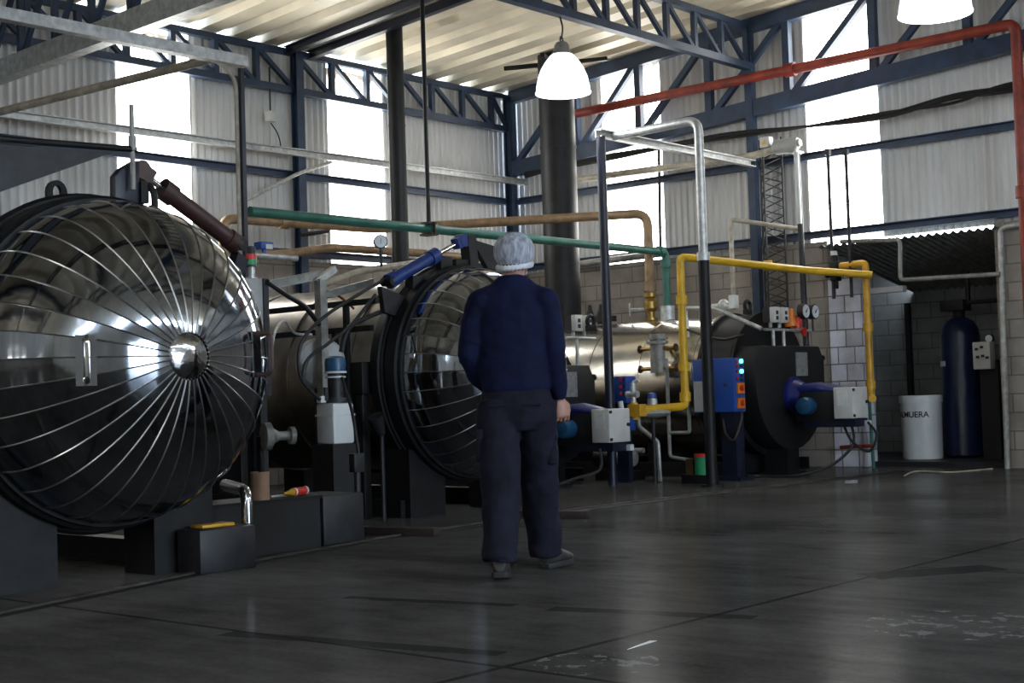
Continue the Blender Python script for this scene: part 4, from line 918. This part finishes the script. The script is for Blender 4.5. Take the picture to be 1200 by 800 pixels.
# pipe rack post
t = thing('pipe_rack', 'square galvanised post with sloping arms between the two retorts', 'post', (-8.4, 7.28, 0))
b = MB(); b.bar((-8.4, 7.28, 0), (-8.4, 7.28, 1.90), .07, .07); b.build('post', 'galv_dull', t)
b = MB(); b.chan(P(311, 335, x=-8.41), P(374, 322, x=-8.41), .05, .07, .008); b.build('arm', 'galv_dull', t)
b = MB(); b.chan(P(383, 345, x=-8.44), P(440, 330, x=-8.44), .05, .06, .008); b.build('arm', 'galv_dull', t)
b = MB(); b.bar(P(370, 330, x=-8.41), P(392, 315, x=-8.41), .05, .05); b.build('top_bracket', 'galv', t)
pipe('yellowed_duct', 'pale sloping duct over the far retort behind the blue ram', [P(380, 333, x=-9.4), P(420, 318, x=-9.4), P(485, 308, x=-9.4)], .03, 'cream_pipe', .1, 12)
t = thing('pressure_gauge', 'round white pressure gauge standing on a stem before the second window', 'gauge', P(449, 312, x=-9.0))
c = P(446, 283, x=-9.0); d = (V(.8, -.6, 0)).normalized()
b = MB(); b.cyl(c-d*.04, c+d*.01, .062, n=28); b.cyl(c+V(0, 0, -.22), c+V(0, 0, -.05), .012, n=10); b.cyl(c+V(0, 0, -.12), c+V(0, 0, -.08), .022, n=10); b.build('case', 'ink', t)
b = MB(); b.cyl(c+d*.011, c+d*.014, .053, n=28); b.build('dial', 'dial', t)
b = MB(); b.bar(c+d*.016-V(0, 0, .02), c+d*.016+V(0, 0, .03), .004, .006, d); b.build('needle', 'ink', t)
# dosing unit
dxp = -8.1
c = P(393, 520, x=dxp); zt = P(393, 472, x=dxp).z
t = thing('dosing_unit', 'white plastic tank with blue capped motor between the two retorts', 'tank', (c.x, c.y, 0))
b = MB(); b.bb(c.x-.10, c.x+.10, c.y-.10, c.y+.11, c.z, zt); tk = b.build('tank', 'plastic_white', t, .02)
b = MB(); b.bb(c.x-.105, c.x+.105, c.y-.105, c.y+.115, zt-.10, zt-.085); b.build('rim', 'plastic_white', tk)
b = MB(); b.bb(c.x-.12, c.x+.12, c.y-.13, c.y+.14, 0, c.z); b.build('stand', 'black_matte', t)
m0 = V(c.x, c.y+.02, zt)
b = MB(); b.cyl(m0, m0+V(0, 0, .04), .10, n=20); b.cyl(m0+V(0, 0, .04), m0+V(0, 0, .24), .062, n=20); b.cyl(m0+V(.0, -.10, .02), m0+V(0, -.10, .12), .02, n=10); b.build('motor', 'dark_grey', t)
b = MB(); b.lathe([(.24, .078), (.30, .082), (.34, .075), (.355, .05), (.36, 0)], m0, Z, 24); b.build('motor_cap', 'motor_blue', t)
b = MB(); b.cyl(m0+V(0, 0, .225), m0+V(0, 0, .24), .085, n=24); b.cyl(m0+V(0, 0, .19), m0+V(0, 0, .203), .078, n=24); b.build('cap_band', 'plastic_white', t)
b = MB(); b.box(m0+V(-.02, -.13, .03), (.05, .05, .05)); b.build('fitting', 'plastic_white', t)
c = P(424, 440, x=-8.35); b = MB(); b.box((c.x, c.y, c.z-.02), (.14, .12, .26)); b.bb(c.x-.04, c.x+.04, c.y-.04, c.y+.04, 0, c.z-.15); tag(b.build('relay_box', 'black_steel', bevel=.01), 'black relay box on a stem right of the blue capped motor', 'box')
t = thing('round_hatch', 'pale round hatch plate behind the galvanised post', 'hatch', P(372, 470, x=-8.5))
c = P(375, 425, x=-8.5); d = V(.9, -.45, 0).normalized(); b = MB(); b.lathe([(0, 0), (0, .20), (.03, .20), (.05, .18), (.06, 0)], c, d, 36); b.build('plate', 'box_grey', t)
b = MB(); b.cyl(V(c.x, c.y, 0), V(c.x, c.y, c.z-.2), .05, n=14); b.build('stand', 'black_steel', t)
def hose(label, pts, r=.014, m='rubber'):
    b = MB(); b.curve(pts, r, 8); return tag(b.build('hose', m), label, 'hose', 'hoses of the far retort')
hx = -8.02
hose('black hose looping down from the blue ram in front of the galvanised post', [P(450, 328, x=-8.14), P(420, 345, x=hx), P(375, 375, x=hx), P(352, 405, x=hx), P(352, 440, x=hx), P(368, 462, x=hx)])
hose('second black hose crossing the galvanised post towards the motor', [P(440, 345, x=hx), P(412, 380, x=-8.0), P(385, 402, x=hx), P(360, 422, x=hx), P(357, 448, x=hx), P(375, 468, x=hx)])
hose('thick black hose arching from the flange ring to the motor', [P(455, 362, x=-8.2), P(430, 372, x=-8.1), P(408, 385, x=hx), P(400, 412, x=hx)], .02)
hose('black hose slanting from the cabinet to the post', [P(313, 330, x=-7.97), P(335, 345, x=-8.05), P(358, 360, x=-8.15), P(374, 380, x=-8.25)], .02)
hose('thin pale hose by the rim of the near retort', [P(318, 415, x=-7.9), P(322, 390, x=-8.0), P(333, 376, x=-8.2), P(345, 390, x=-8.3), P(365, 392, x=-8.5)], .010, 'galv')
hose('thin red hose behind the galvanised post', [P(392, 343, x=-8.62), P(404, 352, x=-8.55), P(415, 362, x=-8.5)], .010, 'red_paint')
for q, l in (((312, 372, 442, 352), 'upper dark service rail along the shell of the far retort'), ((312, 398, 436, 384), 'lower dark service rail along the shell of the far retort')):
    yq = 7.58 if q[1] < 380 else 7.65; p1 = P(q[2], q[3], y=yq); b = MB(); b.bar((-10.6, yq, p1.z), (p1.x, yq, p1.z), .04, .045)
    for fx in (-10.4+.002*q[1], p1.x-.15-.003*(q[1]-300)): b.bar((fx, yq, 0), (fx, yq, p1.z), .04, .04)
    tag(b.build('service_rail', 'black_steel'), l, 'rail', 'rails of the far retort')
# wheel flange of the near retort + pipes low down
t = thing('drain_valve', 'grey drain valve with round flange below the rim of the near retort', 'valve', P(318, 560, x=-6.8))
c = P(318, 511, x=-7.0); d = V(.35, .94, 0).normalized()
b = MB(); b.lathe([(0, 0), (0, .085), (.04, .088), (.06, .05), (.10, .028), (.17, .028), (.17, .055), (.20, .055), (.20, 0)], c-d*.05, V(.35, .94, 0), 28); b.build('flange', 'galv_dull', t)
b = MB(); b.cyl(c-d*.02+V(-.09, 0, 0), V(c.x-.09, c.y, (P(240, 588, x=-7.).z+P(378, 584, x=-7.).z)/2+.002), .022, n=14); b.build('drain', 'black_steel', t)
led0, led1 = P(238, 640, z=0), P(428, 622, z=0)
lx = -7.0
t = thing('low_bench', 'low dark steel bench beside the near retort holding a tube and cup', 'bench', (lx-.2, 5.9, 0))
a, c = P(240, 588, x=lx), P(378, 584, x=lx); zb_ = (a.z+c.z)/2
b = MB(); b.bb(lx-.38, lx, a.y, c.y, zb_-.02, zb_); b.build('top', 'black_steel', t)
b = MB(); b.bb(lx-.02, lx-.005, a.y+.02, c.y-.02, .0, zb_-.02); b.build('front_panel', 'black_matte', t)
b = MB(); b.bb(lx-.36, lx-.34, a.y+.02, c.y-.02, 0, zb_-.02); b.build('back_panel', 'black_matte', t)
e = P(430, 582, x=lx); b = MB(); b.bb(lx-.45, lx-.03, c.y+.03, e.y, 0, zb_-.01); tag(b.build('steel_box', 'dark_grey', bevel=.012), 'dark grey steel box at the right end of the low bench', 'box')
p = P(305, 587, x=lx-.06); p.z = zb_
dep = (p-CAM).dot(FW); t = thing('card_tube', 'tan open cardboard tube standing on the low bench', 'cup', p)
b = MB(); r = 11*dep/F; h = 33*dep/F; b.lathe([(0, 0), (0, r), (h, r), (h, r*.9), (.01, r*.9), (.01, 0)], p, Z, 28); b.build('wall', 'tan_card', t)
p = P(322, 586, x=lx-.05); p.z = zb_+.03; d = (P(361, 574, x=lx-.05)-P(322, 586, x=lx-.05)).normalized()
d = V(d.x-.25, d.y, .02).normalized(); p = P(345, 580, x=lx-.09); p.z = zb_+.028
t = thing('sealant_tube', 'red sealant cartridge lying on the low bench beside the tan tube', 'tube', p-V(0, 0, .028))
b = MB(); b.cyl(p-d*.02, p+d*.11, .027, n=20); b.build('cartridge', 'red_plastic', t)
b = MB(); b.lathe([(0, .026), (.02, .02), (.09, .006), (.09, 0)], p-d*.02, -d, 16); b.build('nozzle', 'amber', t)
b = MB(); b.cyl(p+d*.11, p+d*.125, .028, n=20); b.cyl(p-d*.01, p+d*.005, .0275, n=20); b.build('end_ring', 'paper', t)
p2 = P(325, 583, x=lx-.15); p2.z = zb_+.008
b = MB(); b.cyl(p2-V(0, .05, 0), p2+V(.02, .09, .0), .007, n=8); tag(b.build('marker_pen', 'paper'), 'thin white pen lying between the tan tube and the red cartridge', 'pen')
a = P(276, 612, x=-6.75); q = P(276, 574, x=-6.75)
pipe('elbow_pipe', 'shiny bent steel pipe rising from under the near retort', [V(-6.64, a.y, a.z), V(-6.64, a.y, q.z), V(-6.98, q.y+.10, q.z+.02)], .036, 'chrome', .08, 14)
b = MB(); b.bb(-6.74, -6.52, P(222, 640, x=-6.62).y, P(300, 640, x=-6.52).y, 0, a.z-.002); tag(b.build('steel_block', 'dark_grey', bevel=.01), 'dark steel block on the floor under the shiny bent pipe', 'block')
pl0, pl1 = P(222, 606, x=-6.72), P(270, 606, x=-6.72); b = MB(); b.bb(-6.72, -6.60, pl0.y, pl1.y-.06, a.z, a.z+.018); tag(b.build('yellow_strip', 'amber', bevel=.004), 'amber edged low plate under the near retort beside the bent pipe', 'plate')
c = P(418, 542, x=-7.3); b = MB(); b.box((c.x, c.y, c.z), (.06, .09, .13)); b.tube([(c.x, c.y, 0), (c.x, c.y, c.z)], .022, 10); b.curve([c+V(0, .02, .06), c+V(-.1, .06, .35), c+V(-.3, .15, .6)], .012); tag(b.build('push_button_box', 'dark_grey', bevel=.006), 'small grey push button box on a stem before the far retort', 'box')
b = MB(); c = P(447, 497, x=-8.1); b.lathe([(0, .03), (.12, .06), (.17, .065), (.17, 0)], c+V(0, 0, -.08), (0.1, -.5, .9), 20); b.cyl(V(c.x, c.y, 0), c, .018, n=10); tag(b.build('grey_hopper', 'dark_grey'), 'grey cone fitting low beside the dark flange ring', 'fitting')
pipe('thin_wall_pipe', 'thin pale pipe sloping up across the left wall column', [P(286, 236, x=-12.75), P(350, 203, x=-12.8), P(388, 190, x=-12.85)], .022, 'galv', .1, 8)
pipe('short_bracket_pipe', 'short dark pipe on the left wall beneath the lagged steam pipe', [P(352, 275, x=-12.9), P(384, 271, x=-12.9)], .03, 'dark_grey', .05, 8)
# wall box with wire
c = P(317, 137, x=LX+.1); t = thing('wall_box', 'small pale socket box with dangling wire on the left wall', 'box', c-V(0, 0, .08))
b = MB(); b.box(c, (.08, .11, .12)); b.build('body', 'box_white', t, .01)
b = MB(); b.curve([c+V(0, 0, .08), c+V(0, .0, .3), c+V(-.02, .02, .6)], .01); b.curve([c+V(0, 0, -.07), c+V(.03, .08, -.2), c+V(.02, .12, -.36), c+V(.02, .0, -.42), c+V(0, -.08, -.38)], .008); b.build('wire', 'rubber', t)
# ------------------------------------------------------------------ floor items
gp = [(-5.6, 1.9), (-6.09, 3.3), (-6.36, 4.16), (-6.70, 5.23), (-7.0, 6.56), (-7.2, 8.56), (-7.16, 10.33), (-7.05, 11.9), (-6.98, 14.3)]
b = MB(); b.m = 0
def offs(i, d):
    a = V(*gp[max(i-1, 0)], 0); c = V(*gp[min(i+1, len(gp)-1)], 0); t_ = (c-a).normalized(); return V(*gp[i], 0)+V(-t_.y, t_.x, 0)*d
t = thing('floor_gutter', 'dark floor gutter with a worn steel lip winding past both retorts', 'gutter', (-7, 8, 0))
for nm, d0, d1, z1, m in (('lip', .03, .055, .016, 'rust_rail'), ('channel', -.035, .03, .004, 'black_matte')):
    b = MB(); prev = None
    for i in range(len(gp)):
        p, q = offs(i, d0), offs(i, d1); vs = [b.b.verts.new(x) for x in (p, p+V(0, 0, z1), q+V(0, 0, z1), q)]
        if prev:
            for k in range(4): b.face((prev[k], prev[(k+1) % 4], vs[(k+1) % 4], vs[k]))
        else: b.face(vs)
        prev = vs
    b.face(prev[::-1]); b.build(nm, m, t)
def plank(label, p0, p1):
    p0, p1 = V(p0), V(p1); b = MB(); b.bar(p0+V(0, 0, .03), p1+V(0, 0, .03), .10, .055); tag(b.build('plank', 'wood', bevel=.004), label, 'plank', 'planks on the floor')
plank('reddish brown plank on the floor right of the walking legs', P(600, 607, z=0), P(690, 607, z=0))
plank('dark plank on the floor under the far retort', P(420, 626, z=0), P(513, 628, z=0))
b = MB()
w0 = P(735, 761, z=0); w1 = P(765, 751, z=0); dd = (w1-w0); nn = V(-dd.y, dd.x, 0).normalized()*.012
b.prism([w0, w0+dd*.4+nn*.6, w1+nn, w1+dd*.05-nn, w0+dd*.5-nn*.5], (0, 0, .0015)); tag(b.build('paint_mark', 'paint'), 'short white paint mark on the floor near the joint', 'mark')
hose('thin pale cord lying on the floor before the alcove', [P(1163, 549, z=.01), P(1115, 553, z=.01), P(1075, 552, z=.01), P(1060, 557, z=.01)], .008, 'cream_pipe')
for px, py, l in ((996, 566, 'small pale scrap on the gutter before the pillar'), (903, 541, 'small white scrap pile beside the far boiler pedestal')):
    c = P(px, py, z=0); b = MB(); b.box(c+V(0, 0, .012), (.09, .05, .024), rz=.4); b.box(c+V(.03, .03, .015), (.05, .05, .03), rz=1.); tag(b.build('scrap', 'debris', bevel=.004), l, 'scrap')
# ------------------------------------------------------------------ the person
def person():
    base = V(-4.86, 5.53, 0); f = V(base.x, base.y, 0).normalized(); f = Matrix.Rotation(math.radians(-4), 3, 'Z') @ f
    xr = V(f.y, -f.x, 0)
    XF = Matrix((( xr.x, f.x, 0, base.x), (xr.y, f.y, 0, base.y), (0, 0, 1, 0), (0, 0, 0, 1)))
    t = thing('person', 'person in navy sweatshirt and dark cargo trousers with white hairnet, walking away', 'person', base)
    def E(b, path, n=20):                       # limb: list of (x,y,z,rx,ry) -> loft with rings across the path
        pts = [V(p[:3]) for p in path]; rings = []
        for i, p in enumerate(path):
            d = (pts[min(i+1, len(pts)-1)]-pts[max(i-1, 0)]).normalized()
            u = V(1, 0, 0); u = (u-d*u.dot(d)).normalized(); v = d.cross(u)
            rings.append((pts[i], u*p[3], v*p[4]))
        return b.loft(rings, n)
    def fin(b, name, m, vox, smooth=4, par=None, disp=0., dscale=.1):
        o = b.build(name, m, par or t, sharp=9, xf=XF)
        r = o.modifiers.new('remesh', 'REMESH'); r.mode = 'VOXEL'; r.voxel_size = vox; r.use_smooth_shade = True
        s = o.modifiers.new('smooth', 'SMOOTH'); s.iterations = smooth; s.factor = .5
        if disp:
            tx = bpy.data.textures.new(name+'_folds', 'CLOUDS'); tx.noise_scale = dscale; tx.noise_depth = 1
            d = o.modifiers.new('folds', 'DISPLACE'); d.texture = tx; d.strength = disp; d.mid_level = .5; d.texture_coords = 'LOCAL'
        return o
    HT = Matrix.Rotation(math.radians(-20), 3, 'Z')            # head turned to his right
    hc = V(.016, .02, 1.672)
    H = lambda x, y, z: hc+HT @ V(x, y, z)
    # arms
    RA = [(.150, -.005, 1.435, .060, .075), (.180, -.01, 1.39, .070, .080), (.197, -.018, 1.31, .066, .074), (.212, -.03, 1.17, .056, .062), (.214, .01, 1.05, .052, .054), (.220, .05, .945, .044, .045), (.224, .056, .908, .037, .039)]
    LA = [(-.150, -.005, 1.435, .060, .075), (-.186, -.01, 1.39, .070, .080), (-.209, -.02, 1.31, .068, .074), (-.236, -.025, 1.16, .060, .064), (-.215, .06, 1.06, .053, .055), (-.16, .16, .99, .043, .045), (-.145, .185, .98, .038, .04)]
    LL = [(-.095, -.01, .90, .115, .125), (-.098, -.03, .78, .112, .120), (-.090, -.08, .62, .108, .110), (-.084, -.13, .48, .103, .104), (-.084, -.20, .30, .095, .100), (-.088, -.255, .17, .088, .098), (-.088, -.268, .115, .085, .100)]
    RL = [(.095, .01, .90, .115, .125), (.096, .06, .78, .114, .122), (.096, .13, .62, .110, .112), (.096, .18, .48, .105, .106), (.102, .25, .30, .098, .102), (.112, .302, .14, .092, .100), (.114, .312, .075, .089, .102)]
    thin = lambda L, k: [(x, y, z, a*k, c*k) for x, y, z, a, c in L]
    # --- body (one continuous skin)
    b = MB()
    b.loft([((0, 0, .86), (.15, 0, 0), (0, .10, 0)), ((0, 0, 1.0), (.15, 0, 0), (0, .10, 0)), ((0, 0, 1.2), (.155, 0, 0), (0, .10, 0)), ((0, 0, 1.38), (.16, 0, 0), (0, .09, 0)), ((0, 0, 1.46), (.12, 0, 0), (0, .07, 0)), ((0, 0, 1.50), (.06, 0, 0), (0, .055, 0))])
    E(b, [(0, .0, 1.45, .062, .06), (.004, .005, 1.53, .056, .058), (.01, .012, 1.60, .056, .060), (.012, .016, 1.66, .05, .055)])
    b.ell(hc+V(0, 0, .01), (.076, .096, .112), R=HT); b.ell(H(0, .03, -.055), (.055, .062, .06), R=HT)
    b.ell(H(0, .10, -.015), (.013, .02, .026), 12, 8, HT); b.ell(H(0, .088, -.058), (.024, .012, .012), 12, 8, HT); b.ell(H(0, .085, -.095), (.026, .02, .02), 12, 8, HT)
    for s in (-1, 1): b.ell(H(s*.077, -.004, -.01), (.010, .020, .032), 12, 8, HT); b.ell(H(s*.032, .083, .018), (.02, .014, .011), 12, 8, HT)
    E(b, thin(RA, .72)); E(b, thin(LA, .72)); E(b, thin(LL[:-1], .62)); E(b, thin(RL[:-1], .62))
    def hand(wr, d, side, back):                # wrist, pointing direction, thumb side, back-of-hand normal
        wr, d, side, back = V(wr), V(d).normalized(), V(side).normalized(), V(back).normalized()
        b.loft([(wr-d*.03, side*.025, back*.019), (wr+d*.01, side*.028, back*.019), (wr+d*.045, side*.040, back*.018), (wr+d*.085, side*.043, back*.017), (wr+d*.10, side*.038, back*.013)], 14)
        for k, (o, L) in enumerate(((.034, .074), (.0115, .082), (-.0115, .076), (-.034, .060))):
            p0 = wr+d*.088+side*o; dd = d; pts = [wr+d*.05+side*o*.8, p0]; rr = [.0085, .0092]
            for j, (fr, cu) in enumerate(((.45, .55), (.32, .75), (.23, .45))):
                ax = side; dd = (Matrix.Rotation(cu if back.cross(d).dot(side) > 0 else cu, 3, ax) @ dd)
                if j == 0 and dd.dot(back) > 0: dd = Matrix.Rotation(-2*cu, 3, ax) @ dd
                pts.append(pts[-1]+dd*L*fr); rr.append(.0088-.0007*j)
            b.tube(pts, rr, 10)
        q = wr+d*.02+side*.026
        b.tube([q-side*.01, q+d*.025+side*.018-back*.008, q+d*.055+side*.022-back*.020, q+d*.078+side*.012-back*.028], [.014, .0125, .011, .009], 10)
    hand((.226, .060, .915), (.16, .10, -1), (.85, .50, .15), (.45, -.88, 0))
    hand((-.145, .185, .98), (.55, .75, -.25), (.2, .0, 1), (-.3, .6, .2))
    for (ax, ay, az, yaw) in ((-.090, -.27, .10, .05), (.115, .315, .075, -.42)):
        R = Matrix.Rotation(yaw, 3, 'Z'); b.loft([(V(ax, ay, az)+R @ V(0, y, z), R @ V(w, 0, 0), V(0, 0, h)) for y, z, w, h in ((-.02, -.02, .020, .022), (0, -.015, .026, .03), (.08, -.025, .026, .020), (.15, -.035, .026, .012))])
    body = fin(b, 'body', 'skin', .0038, 2)
    # --- sweatshirt
    b = MB()
    b.loft([((-.002, 0, .952), (.170, 0, 0), (0, .122, 0)), ((-.002, 0, .965), (.176, 0, 0), (0, .128, 0)), ((-.002, 0, 1.0), (.184, 0, 0), (0, .134, 0)), ((-.004, 0, 1.08), (.186, 0, 0), (0, .136, 0)), ((-.002, -.005, 1.2), (.186, 0, 0), (0, .132, 0)), ((0, -.012, 1.32), (.195, 0, 0), (0, .13, 0)), ((0, -.012, 1.40), (.197, 0, 0), (0, .12, 0)),
            ((0, -.006, 1.455), (.180, 0, 0), (0, .104, 0)), ((.002, 0, 1.50), (.142, 0, 0), (0, .090, 0)), ((.004, .004, 1.535), (.104, 0, 0), (0, .078, 0)), ((.006, .005, 1.556), (.076, 0, 0), (0, .068, 0)), ((.006, .005, 1.563), (.066, 0, 0), (0, .066, 0))], 28)
    E(b, RA); E(b, LA)
    for s in (-1, 1): b.ell((s*.158, -.008, 1.425), (.082, .092, .078), 18, 12); b.ell((s*.10, -.004, 1.462), (.085, .085, .058), 18, 12)
    # sleeve folds: soft rolls at the elbows and the hem
    for L, ks in ((RA, (.40, .52, .62, .74, .86)), (LA, (.42, .55, .68, .82))):
        for k in ks:
            i = k*(len(L)-1); j = int(i); w = i-j; p = [L[j][m]*(1-w)+L[j+1][m]*w for m in range(5)]
            b.ring(V(p[:3])+V(random.uniform(-.006, .006), random.uniform(-.008, .004), 0), V(random.uniform(-.35, .35), random.uniform(-.3, .3), 1), (p[3]+p[4])/2-.010, .012, 20, 6)
    sw = fin(b, 'sweatshirt', 'sweater', .0085, 5, None, .018, .13)
    b = MB(); b.ring((.008, .006, 1.556), (.0, -.12, 1), .066, .010, 28, 8); b.build('collar', 'sweater', sw, sharp=9, xf=XF)
    # --- trousers
    b = MB()
    b.loft([((0, 0, 1.0), (.168, 0, 0), (0, .118, 0)), ((0, 0, .93), (.186, 0, 0), (0, .132, 0)), ((0, -.004, .86), (.198, 0, 0), (0, .138, 0)), ((0, 0, .80), (.19, 0, 0), (0, .128, 0)), ((0, 0, .755), (.13, 0, 0), (0, .10, 0))], 28)
    E(b, LL, 24); E(b, RL, 24)
    for L, ks in ((LL, (.22, .38, .5, .58, .72, .86, .95)), (RL, (.2, .36, .5, .6, .74, .87, .95))):
        for k in ks:
            i = k*(len(L)-1); j = int(i); w = i-j; p = [L[j][m]*(1-w)+L[j+1][m]*w for m in range(5)]
            b.ring(V(p[:3]), V(random.uniform(-.4, .4), random.uniform(-.35, .35), 1), (p[3]+p[4])/2-.012, .012, 22, 6)
    tr = fin(b, 'trousers', 'trousers', .0085, 4, None, .022, .11)
    for s, (x, y, z) in ((-1, (-.184, -.06, .68)), (1, (.180, .105, .655))):
        b = MB(); b.box((x, y, z), (.044, .14, .17)); b.box((x+s*.004, y, z+.065), (.044, .146, .05)); b.build('cargo_pocket', 'trousers', tr, .01, xf=XF)
    for s in (-1, 1):
        b = MB(); b.box((s*.088, -.136, .885), (.10, .012, .012)); b.build('pocket_welt', 'trousers', tr, .004, xf=XF)
    # --- shoes
    for (ax, ay, az, yaw, lift) in ((-.090, -.305, .0, .02, .14), (.112, .290, .0, -.46, 0.)):
        R = Matrix.Rotation(yaw, 3, 'Z') @ Matrix.Rotation(-lift, 3, 'X'); o = V(ax, ay, az)+V(0, 0, .03 if lift else 0)
        q = lambda x, y, z: o+R @ V(x, y, z)
        b = MB(); b.loft([(q(0, y, z), R @ V(w, 0, 0), R @ V(0, 0, h)) for y, z, w, h in ((-.018, .082, .032, .056), (.0, .085, .043, .068), (.05, .082, .046, .066), (.10, .068, .044, .048), (.16, .055, .048, .036), (.22, .045, .046, .028), (.262, .038, .034, .020), (.275, .034, .016, .012))])
        sh = fin(b, 'shoe', 'shoe', .006, 3)
        b = MB(); pl = [(-.02*0-.018, .0)]
        out = [(-.030, -.018), (-.042, .01), (-.040, .08), (-.050, .17), (-.046, .23), (-.02, .28), (.02, .28), (.046, .23), (.050, .17), (.040, .08), (.042, .01), (.030, -.018)]
        b.hull([q(x, y, 0.0) for x, y in out], [q(x*.98, y, .030) for x, y in out]); b.build('sole', 'sole', sh, .004, xf=XF)
    # --- hair and net
    b = MB(); b.ell(hc+V(0, -.006, .022)+HT @ V(0, -.008, 0), (.084, .100, .108), 28, 18, HT); hr = b.build('hair', 'hair', t, sharp=9, xf=XF)
    nc = hc+HT @ V(0, -.006, .022)
    b = MB(); rows = []; n = 56; mrow = 24
    for j in range(mrow+1):
        th = PI*.73*j/mrow
        ring = []
        for k in range(n):
            a = 2*PI*k/n; wv = 1+.018*math.sin(9*a+2*j*.2)*math.sin(th)**2+.012*math.sin(17*a+j*.5)*(j/mrow)
            rr = math.sin(th)**.92 if th < PI/2 else math.sin(th)
            ring.append(b.b.verts.new(nc+HT @ V(.104*rr*wv*math.cos(a), .122*rr*wv*math.sin(a), .104*math.cos(th)*(1 if th < PI/2 else 1.12))))
        rows.append(ring)
    for j in range(mrow):
        for k in range(n): b.face((rows[j][k], rows[j][(k+1) % n], rows[j+1][(k+1) % n], rows[j+1][k]))
    net = b.build('hairnet', 'net_cloth', t, sharp=9, xf=XF)
    b = MB(); vs = []; n = 72
    for k in range(n):
        a = 2*PI*k/n; e = V(.085*math.cos(a), .103*math.sin(a), -.078+.020*math.sin(a)); ct = nc+HT @ e; rr = .0115+.003*math.sin(k*2.4)
        d = HT @ V(math.cos(a), math.sin(a), 0)
        vs.append([b.b.verts.new(ct+d*rr*math.cos(2*PI*m/8)+V(0, 0, 1.35*rr*math.sin(2*PI*m/8))) for m in range(8)])
    for k in range(n):
        for m in range(8): b.face((vs[k][m], vs[(k+1) % n][m], vs[(k+1) % n][(m+1) % 8], vs[k][(m+1) % 8]))
    b.build('elastic_band', 'net_band', net, sharp=9, xf=XF)
person()
# ------------------------------------------------------------------ light
w = bpy.data.worlds.new('world'); scn.world = w; w.use_nodes = True
bg = w.node_tree.nodes['Background']; bg.inputs['Color'].default_value = (.70, .84, 1., 1); bg.inputs['Strength'].default_value = 20.0
la = bpy.data.lights.new('door_portal', 'AREA'); la.shape = 'RECTANGLE'; la.size = DO[1]-DO[0]; la.size_y = DO[2]; la.cycles.is_portal = True
lo = bpy.data.objects.new('door_portal', la); COL.objects.link(lo); lo.location = (EX+.1, (DO[0]+DO[1])/2, DO[2]/2); lo.rotation_euler = (PI/2, 0, PI/2)
scn.cycles.use_denoising = True
scn.cycles.max_bounces = 8; scn.cycles.diffuse_bounces = 4; scn.cycles.glossy_bounces = 4; scn.cycles.sample_clamp_indirect = 6.
